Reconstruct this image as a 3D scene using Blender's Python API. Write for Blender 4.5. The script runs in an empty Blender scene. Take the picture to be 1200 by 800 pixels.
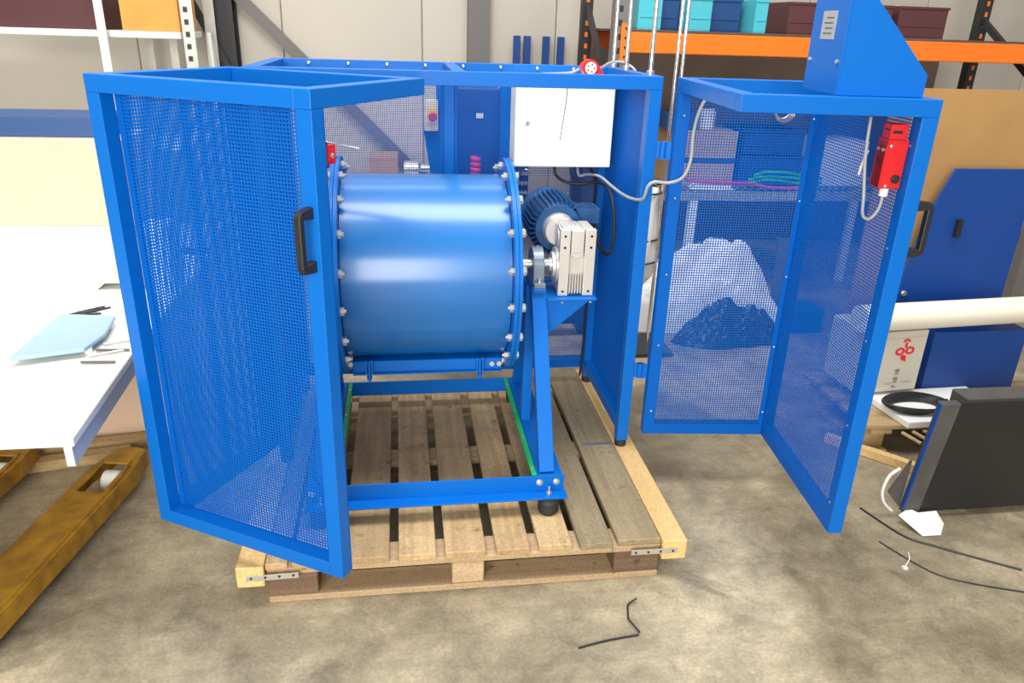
import bpy, bmesh, math, random
from mathutils import Vector, Matrix, noise
R = math.radians
PI = math.pi
random.seed(7)
S = bpy.context.scene
C = S.collection

# ------------------------------------------------------------------ camera
cam = bpy.data.cameras.new('camera')
cam.sensor_width = 36.0
cam.lens = 889.74 * 36.0 / 1200.0
cam.clip_start = 0.05
cam.clip_end = 100
co = bpy.data.objects.new('camera', cam)
C.objects.link(co)
rot = (Matrix.Rotation(-0.1507, 3, 'Z') @ Matrix.Rotation(PI / 2 - 0.3935, 3, 'X') @ Matrix.Rotation(0.0326, 3, 'Z'))
co.matrix_world = Matrix.Translation((0.422, -1.8707, 1.6122)) @ rot.to_4x4()
S.camera = co

# ------------------------------------------------------------------ world and lights
w = bpy.data.worlds.new('hall_daylight')
S.world = w
w.use_nodes = True
w.node_tree.nodes['Background'].inputs[0].default_value = (1.0, 0.98, 0.94, 1)
w.node_tree.nodes['Background'].inputs[1].default_value = 0.36


def area(name, loc, rx, rz, sx, sy, power, col=(1, 1, 1)):
    l = bpy.data.lights.new(name, 'AREA')
    l.shape = 'RECTANGLE'
    l.size, l.size_y, l.energy, l.color = sx, sy, power, col
    o = bpy.data.objects.new(name, l)
    o.location = loc
    o.rotation_euler = (rx, 0, rz)
    C.objects.link(o)
    return o


area('roof_skylight', (0.6, 0.05, 4.6), 0, R(-10), 5.0, 1.5, 200)
area('open_hall_door', (-0.9, -4.6, 2.0), R(86), R(-4), 3.4, 2.4, 270, (1, 0.97, 0.92))
area('rear_skylight', (0.0, 3.3, 4.7), 0, 0, 5.5, 0.9, 30)

S.view_settings.view_transform = 'Standard'
S.view_settings.look = 'None'
S.view_settings.gamma = 1.0
S.view_settings.use_curve_mapping = False
S.view_settings.exposure = 0.45


# ------------------------------------------------------------------ materials
def mat(name, col, rough=0.5, metal=0.0, coat=0.0, var=0.0, vs=8.0, bump=0.0, bs=60.0, col2=None, stretch=(1, 1, 1),
        alpha=1.0, detail=4.0, spec=0.5, crough=0.1):
    m = bpy.data.materials.new(name)
    m.use_nodes = True
    nt = m.node_tree
    b = nt.nodes['Principled BSDF']
    b.inputs['Roughness'].default_value = rough
    b.inputs['Metallic'].default_value = metal
    b.inputs['Coat Weight'].default_value = coat
    b.inputs['Specular IOR Level'].default_value = spec
    b.inputs['Coat Roughness'].default_value = crough
    b.inputs['Base Color'].default_value = (*col, 1)
    if alpha < 1:
        b.inputs['Alpha'].default_value = alpha
    tc = nt.nodes.new('ShaderNodeTexCoord')
    mp = nt.nodes.new('ShaderNodeMapping')
    mp.inputs['Scale'].default_value = stretch
    nt.links.new(tc.outputs['Object'], mp.inputs['Vector'])
    if var > 0 or col2:
        n = nt.nodes.new('ShaderNodeTexNoise')
        n.inputs['Scale'].default_value = vs
        n.inputs['Detail'].default_value = detail
        nt.links.new(mp.outputs[0], n.inputs['Vector'])
        cr = nt.nodes.new('ShaderNodeValToRGB')
        cr.color_ramp.elements[0].position = 0.32
        cr.color_ramp.elements[1].position = 0.68
        c2 = col2 or tuple(c * (1 - var) for c in col)
        cr.color_ramp.elements[0].color = (*c2, 1)
        cr.color_ramp.elements[1].color = (*col, 1)
        nt.links.new(n.outputs['Fac'], cr.inputs['Fac'])
        nt.links.new(cr.outputs['Color'], b.inputs['Base Color'])
    if bump > 0:
        n2 = nt.nodes.new('ShaderNodeTexNoise')
        n2.inputs['Scale'].default_value = bs
        n2.inputs['Detail'].default_value = 3
        nt.links.new(mp.outputs[0], n2.inputs['Vector'])
        bp = nt.nodes.new('ShaderNodeBump')
        bp.inputs['Strength'].default_value = bump
        bp.inputs['Distance'].default_value = 0.002
        nt.links.new(n2.outputs['Fac'], bp.inputs['Height'])
        nt.links.new(bp.outputs[0], b.inputs['Normal'])
    return m


def wood(name, c1, c2, dirt, along='Y', spots=0.8):
    """planks: long grain along one axis, knots and grime patches"""
    m = bpy.data.materials.new(name)
    m.use_nodes = True
    nt = m.node_tree
    N, L = nt.nodes, nt.links
    b = N['Principled BSDF']
    b.inputs['Roughness'].default_value = 0.75
    geo = N.new('ShaderNodeNewGeometry')
    oi = N.new('ShaderNodeObjectInfo')
    mp = N.new('ShaderNodeMapping')
    mp.inputs['Scale'].default_value = {'Y': (34, 1.6, 34), 'X': (1.6, 34, 34), 'Z': (34, 34, 2)}[along]
    addv = N.new('ShaderNodeVectorMath')
    addv.operation = 'ADD'
    sc = N.new('ShaderNodeVectorMath')
    sc.operation = 'SCALE'
    comb = N.new('ShaderNodeCombineXYZ')
    L.new(oi.outputs['Random'], comb.inputs[0])
    L.new(oi.outputs['Random'], comb.inputs[1])
    L.new(comb.outputs[0], sc.inputs[0])
    sc.inputs['Scale'].default_value = 17.0
    L.new(geo.outputs['Position'], addv.inputs[0])
    L.new(sc.outputs[0], addv.inputs[1])
    L.new(addv.outputs[0], mp.inputs['Vector'])
    n = N.new('ShaderNodeTexNoise')
    n.inputs['Scale'].default_value = 1.0
    n.inputs['Detail'].default_value = 6
    n.inputs['Distortion'].default_value = 0.6
    L.new(mp.outputs[0], n.inputs['Vector'])
    cr = N.new('ShaderNodeValToRGB')
    cr.color_ramp.elements[0].position = 0.35
    cr.color_ramp.elements[0].color = (*c2, 1)
    cr.color_ramp.elements[1].position = 0.65
    cr.color_ramp.elements[1].color = (*c1, 1)
    L.new(n.outputs['Fac'], cr.inputs['Fac'])
    n3 = N.new('ShaderNodeTexNoise')
    n3.inputs['Scale'].default_value = 5.0
    n3.inputs['Detail'].default_value = 7
    n3.inputs['Roughness'].default_value = 0.65
    L.new(addv.outputs[0], n3.inputs['Vector'])
    cr3 = N.new('ShaderNodeValToRGB')
    cr3.color_ramp.elements[0].position = 0.45
    cr3.color_ramp.elements[0].color = (0, 0, 0, 1)
    cr3.color_ramp.elements[1].position = 0.72
    cr3.color_ramp.elements[1].color = (1, 1, 1, 1)
    L.new(n3.outputs['Fac'], cr3.inputs['Fac'])
    # each plank a little lighter or darker
    mul = N.new('ShaderNodeMath')
    mul.operation = 'MULTIPLY_ADD'
    mul.inputs[1].default_value = 0.45
    mul.inputs[2].default_value = 0.05
    L.new(oi.outputs['Random'], mul.inputs[0])
    mx = N.new('ShaderNodeMath')
    mx.operation = 'MAXIMUM'
    m3 = N.new('ShaderNodeMath')
    m3.operation = 'MULTIPLY'
    m3.inputs[1].default_value = 0.7
    L.new(cr3.outputs['Color'], m3.inputs[0])
    L.new(m3.outputs[0], mx.inputs[0])
    L.new(mul.outputs[0], mx.inputs[1])
    mix = N.new('ShaderNodeMix')
    mix.data_type = 'RGBA'
    L.new(mx.outputs[0], mix.inputs[0])
    L.new(cr.outputs['Color'], mix.inputs[6])
    mix.inputs[7].default_value = (*dirt, 1)
    n4 = N.new('ShaderNodeTexNoise')
    n4.inputs['Scale'].default_value = 26.0
    n4.inputs['Detail'].default_value = 5
    L.new(addv.outputs[0], n4.inputs['Vector'])
    c4 = N.new('ShaderNodeValToRGB')
    c4.color_ramp.elements[0].position = 0.63
    c4.color_ramp.elements[0].color = (1, 1, 1, 1)
    c4.color_ramp.elements[1].position = 0.74
    c4.color_ramp.elements[1].color = (0.38, 0.33, 0.28, 1)
    L.new(n4.outputs['Fac'], c4.inputs['Fac'])
    n5 = N.new('ShaderNodeTexNoise')
    n5.inputs['Scale'].default_value = 150.0
    n5.inputs['Detail'].default_value = 3
    L.new(addv.outputs[0], n5.inputs['Vector'])
    c5 = N.new('ShaderNodeValToRGB')
    c5.color_ramp.elements[0].position = 0.3
    c5.color_ramp.elements[0].color = (0.8, 0.8, 0.8, 1)
    c5.color_ramp.elements[1].position = 0.7
    c5.color_ramp.elements[1].color = (1.12, 1.12, 1.12, 1)
    L.new(n5.outputs['Fac'], c5.inputs['Fac'])
    ma = N.new('ShaderNodeMix')
    ma.data_type = 'RGBA'
    ma.blend_type = 'MULTIPLY'
    ma.inputs[0].default_value = spots
    L.new(mix.outputs[2], ma.inputs[6])
    L.new(c4.outputs['Color'], ma.inputs[7])
    mb_ = N.new('ShaderNodeMix')
    mb_.data_type = 'RGBA'
    mb_.blend_type = 'MULTIPLY'
    mb_.inputs[0].default_value = 1.0
    L.new(ma.outputs[2], mb_.inputs[6])
    L.new(c5.outputs['Color'], mb_.inputs[7])
    L.new(mb_.outputs[2], b.inputs['Base Color'])
    bp = N.new('ShaderNodeBump')
    bp.inputs['Strength'].default_value = 0.3
    bp.inputs['Distance'].default_value = 0.002
    L.new(n.outputs['Fac'], bp.inputs['Height'])
    L.new(bp.outputs[0], b.inputs['Normal'])
    return m


def concrete():
    m = bpy.data.materials.new('worn_concrete')
    m.use_nodes = True
    nt = m.node_tree
    N, L = nt.nodes, nt.links
    b = N['Principled BSDF']
    tc = N.new('ShaderNodeTexCoord')

    def nz(scale, det, rgh, p0, p1, dist=0.0):
        n = N.new('ShaderNodeTexNoise')
        n.inputs['Scale'].default_value = scale
        n.inputs['Detail'].default_value = det
        n.inputs['Roughness'].default_value = rgh
        n.inputs['Distortion'].default_value = dist
        L.new(tc.outputs['Object'], n.inputs['Vector'])
        c = N.new('ShaderNodeValToRGB')
        c.color_ramp.elements[0].position = p0
        c.color_ramp.elements[1].position = p1
        L.new(n.outputs['Fac'], c.inputs['Fac'])
        return c, n
    big, _ = nz(1.5, 6, 0.55, 0.36, 0.66, 0.3)
    big.color_ramp.elements[0].color = (0.23, 0.185, 0.115, 1)
    big.color_ramp.elements[1].color = (0.55, 0.465, 0.315, 1)
    mid, mn = nz(7, 10, 0.68, 0.34, 0.7, 0.4)
    mid.color_ramp.elements[0].color = (0.5, 0.5, 0.5, 1)
    mid.color_ramp.elements[1].color = (1.18, 1.18, 1.18, 1)
    mul = N.new('ShaderNodeMix')
    mul.data_type = 'RGBA'
    mul.blend_type = 'MULTIPLY'
    mul.inputs[0].default_value = 0.85
    L.new(big.outputs['Color'], mul.inputs[6])
    L.new(mid.outputs['Color'], mul.inputs[7])
    st, _ = nz(3.3, 8, 0.7, 0.60, 0.70, 1.6)
    mix = N.new('ShaderNodeMix')
    mix.data_type = 'RGBA'
    fac = N.new('ShaderNodeMath')
    fac.operation = 'MULTIPLY'
    fac.inputs[1].default_value = 0.4
    L.new(st.outputs['Color'], fac.inputs[0])
    L.new(fac.outputs[0], mix.inputs[0])
    L.new(mul.outputs[2], mix.inputs[6])
    mix.inputs[7].default_value = (0.085, 0.068, 0.052, 1)
    fine, _ = nz(90, 6, 0.75, 0.3, 0.7)
    fine.color_ramp.elements[0].color = (0.72, 0.72, 0.72, 1)
    fine.color_ramp.elements[1].color = (1.2, 1.2, 1.2, 1)
    m2 = N.new('ShaderNodeMix')
    m2.data_type = 'RGBA'
    m2.blend_type = 'MULTIPLY'
    m2.inputs[0].default_value = 1.0
    L.new(mix.outputs[2], m2.inputs[6])
    L.new(fine.outputs['Color'], m2.inputs[7])
    mps = N.new('ShaderNodeMapping')
    mps.inputs['Rotation'].default_value = (0, 0, 0.7)
    mps.inputs['Scale'].default_value = (2.2, 34, 1)
    L.new(tc.outputs['Object'], mps.inputs['Vector'])
    ns = N.new('ShaderNodeTexNoise')
    ns.inputs['Scale'].default_value = 1.0
    ns.inputs['Detail'].default_value = 8
    ns.inputs['Distortion'].default_value = 1.2
    L.new(mps.outputs[0], ns.inputs['Vector'])
    cs = N.new('ShaderNodeValToRGB')
    cs.color_ramp.elements[0].position = 0.25
    cs.color_ramp.elements[0].color = (0.78, 0.76, 0.74, 1)
    cs.color_ramp.elements[1].position = 0.62
    cs.color_ramp.elements[1].color = (1.08, 1.08, 1.08, 1)
    L.new(ns.outputs['Fac'], cs.inputs['Fac'])
    m3_ = N.new('ShaderNodeMix')
    m3_.data_type = 'RGBA'
    m3_.blend_type = 'MULTIPLY'
    m3_.inputs[0].default_value = 0.45
    L.new(m2.outputs[2], m3_.inputs[6])
    L.new(cs.outputs['Color'], m3_.inputs[7])
    L.new(m3_.outputs[2], b.inputs['Base Color'])
    rr = N.new('ShaderNodeMapRange')
    rr.inputs['To Min'].default_value = 0.33
    rr.inputs['To Max'].default_value = 0.62
    L.new(mn.outputs['Fac'], rr.inputs['Value'])
    L.new(rr.outputs[0], b.inputs['Roughness'])
    bp = N.new('ShaderNodeBump')
    bp.inputs['Strength'].default_value = 0.12
    bp.inputs['Distance'].default_value = 0.003
    L.new(mn.outputs['Fac'], bp.inputs['Height'])
    L.new(bp.outputs[0], b.inputs['Normal'])
    return m


BLUE = mat('blue_paint', (0.0003, 0.128, 0.50), 0.42, 0, 0.05, bump=0.05, bs=350, spec=0.22)
DRUM = mat('blue_gloss_drum', (0.0002, 0.125, 0.40), 0.36, 0.0, 0.6, bump=0.12, bs=16, stretch=(0.25, 1, 1), crough=0.17)
MESH = mat('blue_perforated', (0.0003, 0.10, 0.44), 0.5, spec=0.15)
NAVY = mat('navy_paint', (0.003, 0.05, 0.26), 0.45)
MOTB = mat('motor_blue', (0.006, 0.085, 0.26), 0.42, var=0.3, vs=30)
STEEL = mat('zinc_steel', (0.75, 0.74, 0.7), 0.3, 0.9)
CHROME = mat('chrome', (0.85, 0.85, 0.86), 0.12, 1.0)
ALU = mat('cast_aluminium', (0.66, 0.64, 0.60), 0.38, 0.55, bump=0.2, bs=300)
CASTG = mat('cast_grey', (0.22, 0.27, 0.34), 0.4, 0.5)
RUBBER = mat('black_rubber', (0.02, 0.02, 0.022), 0.6, bump=0.1)
BLACK = mat('black_plastic', (0.015, 0.015, 0.017), 0.42)
DARK = mat('dark_steel', (0.03, 0.03, 0.032), 0.5, 0.2)
GREEN = mat('green_strip', (0.01, 0.42, 0.13), 0.5)
RED = mat('red_plastic', (0.62, 0.012, 0.014), 0.4)
DRED = mat('dark_red_pins_and_shade', (0.28, 0.008, 0.015), 0.45)  # plug pins, and the shade painted on the switch side
PINK = mat('magenta_strap', (0.75, 0.02, 0.16), 0.6)
WHITE = mat('white_paint', (0.82, 0.83, 0.78), 0.4)
ENCL = mat('enclosure_white', (0.88, 0.89, 0.82), 0.35, bump=0.05, bs=200)
GREY = mat('grey_cable', (0.33, 0.35, 0.36), 0.45)
YEL = mat('yellow_label', (0.85, 0.6, 0.02), 0.5)
CREAM = mat('cream_box', (0.78, 0.72, 0.52), 0.5)
JACK = mat('worn_yellow_paint', (0.52, 0.27, 0.018), 0.42, var=0.4, vs=16, bump=0.2, bs=60, col2=(0.27, 0.13, 0.012), detail=8)
ORANGE = mat('orange_beam', (0.95, 0.2, 0.012), 0.45)
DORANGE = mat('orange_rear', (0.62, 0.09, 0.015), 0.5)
AMBER = mat('amber_crate', (0.82, 0.38, 0.06), 0.5, var=0.15)
CYAN = mat('cyan_bin', (0.07, 0.47, 0.56), 0.45)
DBLUE = mat('dark_blue_bin', (0.01, 0.06, 0.2), 0.5)
CARD = mat('cardboard', (0.52, 0.33, 0.17), 0.8, var=0.15, vs=3, bump=0.1)
PCARD = mat('pale_cardboard', (0.72, 0.52, 0.37), 0.8, var=0.08, vs=3)
BCARD = mat('brown_board', (0.45, 0.25, 0.09), 0.7, var=0.12, vs=4)
WCARD = mat('white_cardboard', (0.62, 0.57, 0.47), 0.7, var=0.08, vs=4)
GALV = mat('galvanised', (0.55, 0.55, 0.50), 0.45, 0.5, var=0.15, vs=20)
WALL = mat('wall_cladding', (0.60, 0.55, 0.47), 0.7, var=0.07, vs=1.2)
WALLJ = mat('wall_joint', (0.46, 0.42, 0.36), 0.8)
COLM = mat('column_grey', (0.17, 0.16, 0.15), 0.6)
BENCH = mat('white_bench_top', (0.86, 0.84, 0.76), 0.35)
BEDGE = mat('bench_edge', (0.52, 0.58, 0.68), 0.4)
FOAM = mat('polystyrene', (0.8, 0.8, 0.76), 0.8, bump=0.2, bs=90)
BAG = mat('white_plastic_sheet', (0.82, 0.82, 0.8), 0.3, bump=0.9, bs=14)
DBAG = mat('dark_plastic_sheet', (0.02, 0.03, 0.05), 0.18, bump=1.0, bs=25)
DECKSHADE = mat('dark_deck_and_shade', (0.13, 0.085, 0.06), 0.7, var=0.4, vs=2)  # rack deck brown, also colours the sheet standing in for wall shade
PALE = mat('pale_blue_plastic', (0.32, 0.48, 0.62), 0.4)
MGREY = mat('machine_grey', (0.12, 0.115, 0.105), 0.45, 0.3, var=0.25, vs=9)
ROLL = mat('cream_roll', (0.8, 0.74, 0.6), 0.6)
INK = mat('red_print', (0.72, 0.02, 0.03), 0.6)
BINK = mat('black_print', (0.02, 0.02, 0.02), 0.6)
LINK = mat('pale_red_print', (0.62, 0.3, 0.24), 0.6)
PLATE = mat('rating_plate', (0.45, 0.47, 0.46), 0.4, 0.4)
MAROON = mat('maroon_bin', (0.10, 0.03, 0.035), 0.6)
PLANK = wood('pallet_plank', (0.64, 0.45, 0.23), (0.48, 0.31, 0.14), (0.26, 0.175, 0.085), 'Y')
PLANKX = wood('pallet_plank_cross', (0.62, 0.45, 0.26), (0.48, 0.33, 0.18), (0.23, 0.155, 0.09), 'X')
OLDP = wood('pallet_plank_weathered', (0.42, 0.33, 0.19), (0.29, 0.22, 0.12), (0.19, 0.15, 0.08), 'Y')
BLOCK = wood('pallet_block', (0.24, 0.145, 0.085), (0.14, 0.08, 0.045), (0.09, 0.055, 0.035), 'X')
PINE = wood('fresh_pine', (0.85, 0.60, 0.27), (0.78, 0.52, 0.21), (0.62, 0.38, 0.14), 'Y', 0.25)
ROUGHW = wood('rough_timber', (0.62, 0.45, 0.22), (0.45, 0.30, 0.14), (0.25, 0.16, 0.08), 'X')
CONC = concrete()


# ------------------------------------------------------------------ mesh builder
class MB:
    def __init__(s):
        s.v, s.f, s.mi, s.sm, s.mats = [], [], [], [], []

    def m(s, mt):
        if mt not in s.mats:
            s.mats.append(mt)
        return s.mats.index(mt)

    def add(s, vs, fs, mt=None, smooth=False):
        o = len(s.v)
        k = s.m(mt) if mt else 0
        s.v += [Vector(p) for p in vs]
        for f in fs:
            s.f.append([o + i for i in f])
            s.mi.append(k)
            s.sm.append(smooth)
        return s

    def frame(s, o, ax, ay, az, x0, x1, y0, y1, z0, z1, mt=None):
        o, ax, ay, az = Vector(o), Vector(ax), Vector(ay), Vector(az)
        P = [o + ax * x + ay * y + az * z for z in (z0, z1) for (x, y) in ((x0, y0), (x1, y0), (x1, y1), (x0, y1))]
        F = [(0, 3, 2, 1), (4, 5, 6, 7), (0, 1, 5, 4), (1, 2, 6, 5), (2, 3, 7, 6), (3, 0, 4, 7)]
        if ax.cross(ay).dot(az) * (x1 - x0) * (y1 - y0) * (z1 - z0) < 0:
            F = [tuple(reversed(f)) for f in F]
        return s.add(P, F, mt)

    def box(s, x0, x1, y0, y1, z0, z1, mt=None, rz=0.0):
        if rz:
            cx, cy = (x0 + x1) / 2, (y0 + y1) / 2
            c, n = math.cos(rz), math.sin(rz)
            return s.frame((cx, cy, 0), (c, n, 0), (-n, c, 0), (0, 0, 1), x0 - cx, x1 - cx, y0 - cy, y1 - cy, z0, z1, mt)
        return s.frame((0, 0, 0), (1, 0, 0), (0, 1, 0), (0, 0, 1), x0, x1, y0, y1, z0, z1, mt)

    def beam(s, a, b, wd, ht, mt=None, up=(0, 0, 1)):
        a, b = Vector(a), Vector(b)
        d = (b - a)
        L = d.length
        d.normalize()
        sd = d.cross(Vector(up))
        if sd.length < 1e-4:
            sd = d.cross(Vector((0, 1, 0)))
        sd.normalize()
        u = sd.cross(d).normalized()
        return s.frame(a, d, sd, u, 0, L, -wd / 2, wd / 2, -ht / 2, ht / 2, mt)

    def rings(s, rings, mt=None, smooth=True, caps=True):
        n = len(rings[0])
        vs = [p for r in rings for p in r]
        fs = []
        for i in range(len(rings) - 1):
            for j in range(n):
                fs.append((i * n + j, i * n + (j + 1) % n, (i + 1) * n + (j + 1) % n, (i + 1) * n + j))
        s.add(vs, fs, mt, smooth)
        if caps:
            s.add(rings[0], [tuple(reversed(range(n)))], mt)
            s.add(rings[-1], [tuple(range(n))], mt)
        return s

    def lathe(s, o, ax, prof, seg=32, mt=None, smooth=True, caps=True):
        """prof: (distance along axis, radius)"""
        o, ax = Vector(o), Vector(ax).normalized()
        t = Vector((0, 0, 1)) if abs(ax.z) < 0.9 else Vector((1, 0, 0))
        u = ax.cross(t).normalized()
        v = ax.cross(u)
        # each band gets its own rings when the profile turns sharply
        R_ = []
        for (d, r) in prof:
            R_.append([o + ax * d + (u * math.cos(2 * PI * k / seg) + v * math.sin(2 * PI * k / seg)) * r for k in range(seg)])
        for i in range(len(R_) - 1):
            flip = False
            a, b = R_[i], R_[i + 1]
            fs = [(j, (j + 1) % seg, seg + (j + 1) % seg, seg + j) for j in range(seg)]
            s.add(a + b, [tuple(f) for f in fs], mt, smooth)
        if caps:
            s.add(R_[0], [tuple(reversed(range(seg)))], mt)
            s.add(R_[-1], [tuple(range(seg))], mt)
        return s

    def cyl(s, a, b, r, seg=16, mt=None, r2=None, smooth=True):
        a, b = Vector(a), Vector(b)
        return s.lathe(a, b - a, [(0, r), ((b - a).length, r if r2 is None else r2)], seg, mt, smooth)

    def tube(s, pts, r, seg=8, mt=None, sub=6):
        P = smooth_path(pts, sub) if sub > 1 else [Vector(p) for p in pts]
        rg = []
        prev = None
        for i, p in enumerate(P):
            d = (P[min(i + 1, len(P) - 1)] - P[max(i - 1, 0)]).normalized()
            if prev is None:
                t = Vector((0, 0, 1)) if abs(d.z) < 0.9 else Vector((1, 0, 0))
                u = d.cross(t).normalized()
            else:
                u = (prev - d * prev.dot(d)).normalized()
            prev = u
            v = d.cross(u)
            rg.append([p + (u * math.cos(2 * PI * k / seg) + v * math.sin(2 * PI * k / seg)) * r for k in range(seg)])
        return s.rings(rg, mt)

    def prism(s, pts, d, mt=None, smooth=False):
        """polygon of 3D points pushed along vector d"""
        d = Vector(d)
        A = [Vector(p) for p in pts]
        B = [p + d for p in A]
        n = len(A)
        nrm = Vector((0, 0, 0))
        for i in range(n):
            nrm += A[i].cross(A[(i + 1) % n])
        fs = [tuple(range(n)), tuple(n + i for i in reversed(range(n)))]
        fs += [(i, n + i, n + (i + 1) % n, (i + 1) % n) for i in range(n)]
        if nrm.dot(d) > 0:
            fs = [tuple(reversed(f)) for f in fs]
        return s.add(A + B, fs, mt, smooth)

    def build(s, name, mt=None, parent=None, bevel=0.0, seg=1):
        if mt and not s.mats:
            s.mats = [mt]
        me = bpy.data.meshes.new(name)
        off = Vector((0, 0, 0))
        p = parent
        if p is not None:
            off = wl(p)
        else:
            xs = [v.x for v in s.v]
            ys = [v.y for v in s.v]
            off = Vector(((min(xs) + max(xs)) / 2, (min(ys) + max(ys)) / 2, min(v.z for v in s.v)))
        me.from_pydata([tuple(v - off) for v in s.v], [], s.f)
        for m_ in s.mats:
            me.materials.append(m_)
        me.polygons.foreach_set('material_index', s.mi)
        me.polygons.foreach_set('use_smooth', s.sm)
        me.validate()
        me.update()
        o = bpy.data.objects.new(name, me)
        C.objects.link(o)
        if p is not None:
            o.parent = p
        else:
            o.location = off
        if bevel:
            b = o.modifiers.new('edges', 'BEVEL')
            b.width = bevel
            b.segments = seg
            b.limit_method = 'ANGLE'
            b.angle_limit = R(50)
        return o


def wl(o):
    v = Vector(o.location)
    while o.parent:
        o = o.parent
        v += o.location
    return v


def smooth_path(pts, n):
    P = [Vector(p) for p in pts]
    out = []
    for i in range(len(P) - 1):
        p0, p1, p2, p3 = P[max(i - 1, 0)], P[i], P[i + 1], P[min(i + 2, len(P) - 1)]
        for k in range(n):
            t = k / n
            out.append(0.5 * ((2 * p1) + (p2 - p0) * t + (2 * p0 - 5 * p1 + 4 * p2 - p3) * t * t + (3 * p1 - p0 - 3 * p2 + p3) * t ** 3))
    out.append(P[-1])
    return out


def tag(o, label=None, cat=None, group=None, kind=None):
    if label: o['label'] = label
    if cat: o['category'] = cat
    if group: o['group'] = group
    if kind: o['kind'] = kind
    return o


def thing(name, label, cat, loc, group=None):
    o = bpy.data.objects.new(name, None)
    o.empty_display_size = 0.1
    o.location = loc
    C.objects.link(o)
    return tag(o, label, cat, group)


def piece(name, src, loc, rot=(0, 0, 0), parent=None, scale=None):
    """a piece that shares the mesh of src"""
    o = bpy.data.objects.new(name, src.data)
    C.objects.link(o)
    if parent is not None:
        o.parent = parent
        loc = Vector(loc) - wl(parent)
    o.location = loc
    o.rotation_euler = rot
    if scale: o.scale = scale
    for md in src.modifiers:
        nb = o.modifiers.new(md.name, md.type)
        if md.type == 'BEVEL':
            nb.width, nb.segments, nb.limit_method, nb.angle_limit = md.width, md.segments, md.limit_method, md.angle_limit
    return o


def studs(name, parent, spec, seg=8):
    '''one object per screw or bolt: spec = (point, axis, profile, material)'''
    for p, ax, prof_, mt in spec:
        MB().lathe(p, ax, prof_, seg, mt, smooth=seg > 6).build(name, parent=parent)


def perforated(mb, o, u, v, U, V, border, pitch=0.007, wire=0.0027, t=0.0014, mt=None):
    """square-hole sheet: solid borders, upright and level webs between the holes. border = (left, right, bottom, top)"""
    o, u, v = Vector(o), Vector(u).normalized(), Vector(v).normalized()
    n = u.cross(v)
    l, r, b, tp = border
    f = lambda x0, x1, y0, y1, h: mb.frame(o, u, v, n, x0, x1, y0, y1, -h / 2, h / 2, mt)
    f(0, U, 0, b, t * 1.2)
    f(0, U, V - tp, V, t * 1.2)
    f(0, l, b, V - tp, t * 1.2)
    f(U - r, U, b, V - tp, t * 1.2)
    nx = int(round((U - l - r) / pitch))
    px = (U - l - r) / nx
    for i in range(1, nx):
        c = l + i * px
        f(c - wire / 2, c + wire / 2, b, V - tp, t)
    ny = int(round((V - b - tp) / pitch))
    py = (V - b - tp) / ny
    for i in range(1, ny):
        c = b + i * py
        f(l, U - r, c - wire / 2, c + wire / 2, t * 0.8)


# ================================================================== setting
floor = MB().box(-7, 11, -8, 4.3, -0.2, 0, CONC).build('floor')
tag(floor, kind='structure')
wb = MB().box(-7, 11, 4.235, 4.4, 0, 5, WALLJ).build('wall_back')
tag(wb, kind='structure')
pm = None
for i in range(14):
    x = -4.9 + i * 1.0
    if pm is None:
        pm = MB().box(x - 0.4975, x + 0.4975, 4.2, 4.235, 0, 5, WALL).build('wall_panel', parent=wb, bevel=0.006)
    else:
        piece('wall_panel', pm, wl(wb) + Vector((i * 1.0, 0, 0)), parent=wb)
m_ = MB()
m_.box(0.93, 1.09, 4.10, 4.115, 0, 5, COLM).box(0.93, 1.09, 4.185, 4.199, 0, 5, COLM).box(1.0, 1.02, 4.115, 4.185, 0, 5, COLM)
tag(m_.build('trim_1'), kind='structure')
m_ = MB().beam((-1.45, 4.14, 2.52), (0.62, 4.14, 0.455), 0.05, 0.075, COLM)
tag(m_.build('trim_2'), kind='structure')
m_ = MB().box(-0.86, -0.70, 4.02, 4.035, 0, 5, DARK).box(-0.86, -0.70, 4.175, 4.19, 0, 5, DARK).box(-0.79, -0.77, 4.035, 4.175, 0, 5, DARK)
m_.beam((-0.98, 4.0, 1.75), (-0.72, 4.0, 1.2), 0.02, 0.05, DARK)
tag(m_.build('trim_3'), kind='structure')

# ================================================================== pallet with side timbers
pal = thing('transport_pallet', 'large wooden pallet carrying the drum mixer and its blue cage', 'pallet', (0.6, 0.6, 0))
gaps = [(-0.001, 0.062), (0.076, 0.193), (0.222, 0.357), (0.385, 0.497), (0.525, 0.648), (0.680, 0.783), (0.812, 0.915), (0.940, 1.045), (1.062, 1.2)]
for i, (a, b) in enumerate(gaps):
    dz = random.uniform(-0.0015, 0.0015)
    mt = OLDP if i >= 7 else PLANK
    o = MB().box(a, b, 0.0 + random.uniform(-.004, .004), 1.2, 0.122 + dz, 0.144 + dz, mt).build('deck_board', parent=pal, bevel=0.002)
    if i == 8:
        o['label'] = 'weathered grey-brown deck board along the right edge'
for y0 in (0.0, 0.562, 1.105):
    yy = {0.0: 0.003, 1.105: 1.102}.get(y0, y0)
    MB().box(0, 1.2, yy, yy + 0.095, 0.100, 0.1215, PLANKX).build('cross_board', parent=pal, bevel=0.002)
blk = None
for yb in (0.004, 0.5525, 1.097):
    for xb, wx in ((0.0, 0.145), (0.545, 0.098), (1.055, 0.145)):
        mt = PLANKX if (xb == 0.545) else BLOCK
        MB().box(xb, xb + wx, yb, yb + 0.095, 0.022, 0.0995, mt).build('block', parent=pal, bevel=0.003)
for yb in (0.0, 0.5525, 1.1):
    MB().box(0, 1.2, yb, yb + 0.1, 0.0, 0.0215, PLANKX).build('bottom_board', parent=pal, bevel=0.002)
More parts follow.
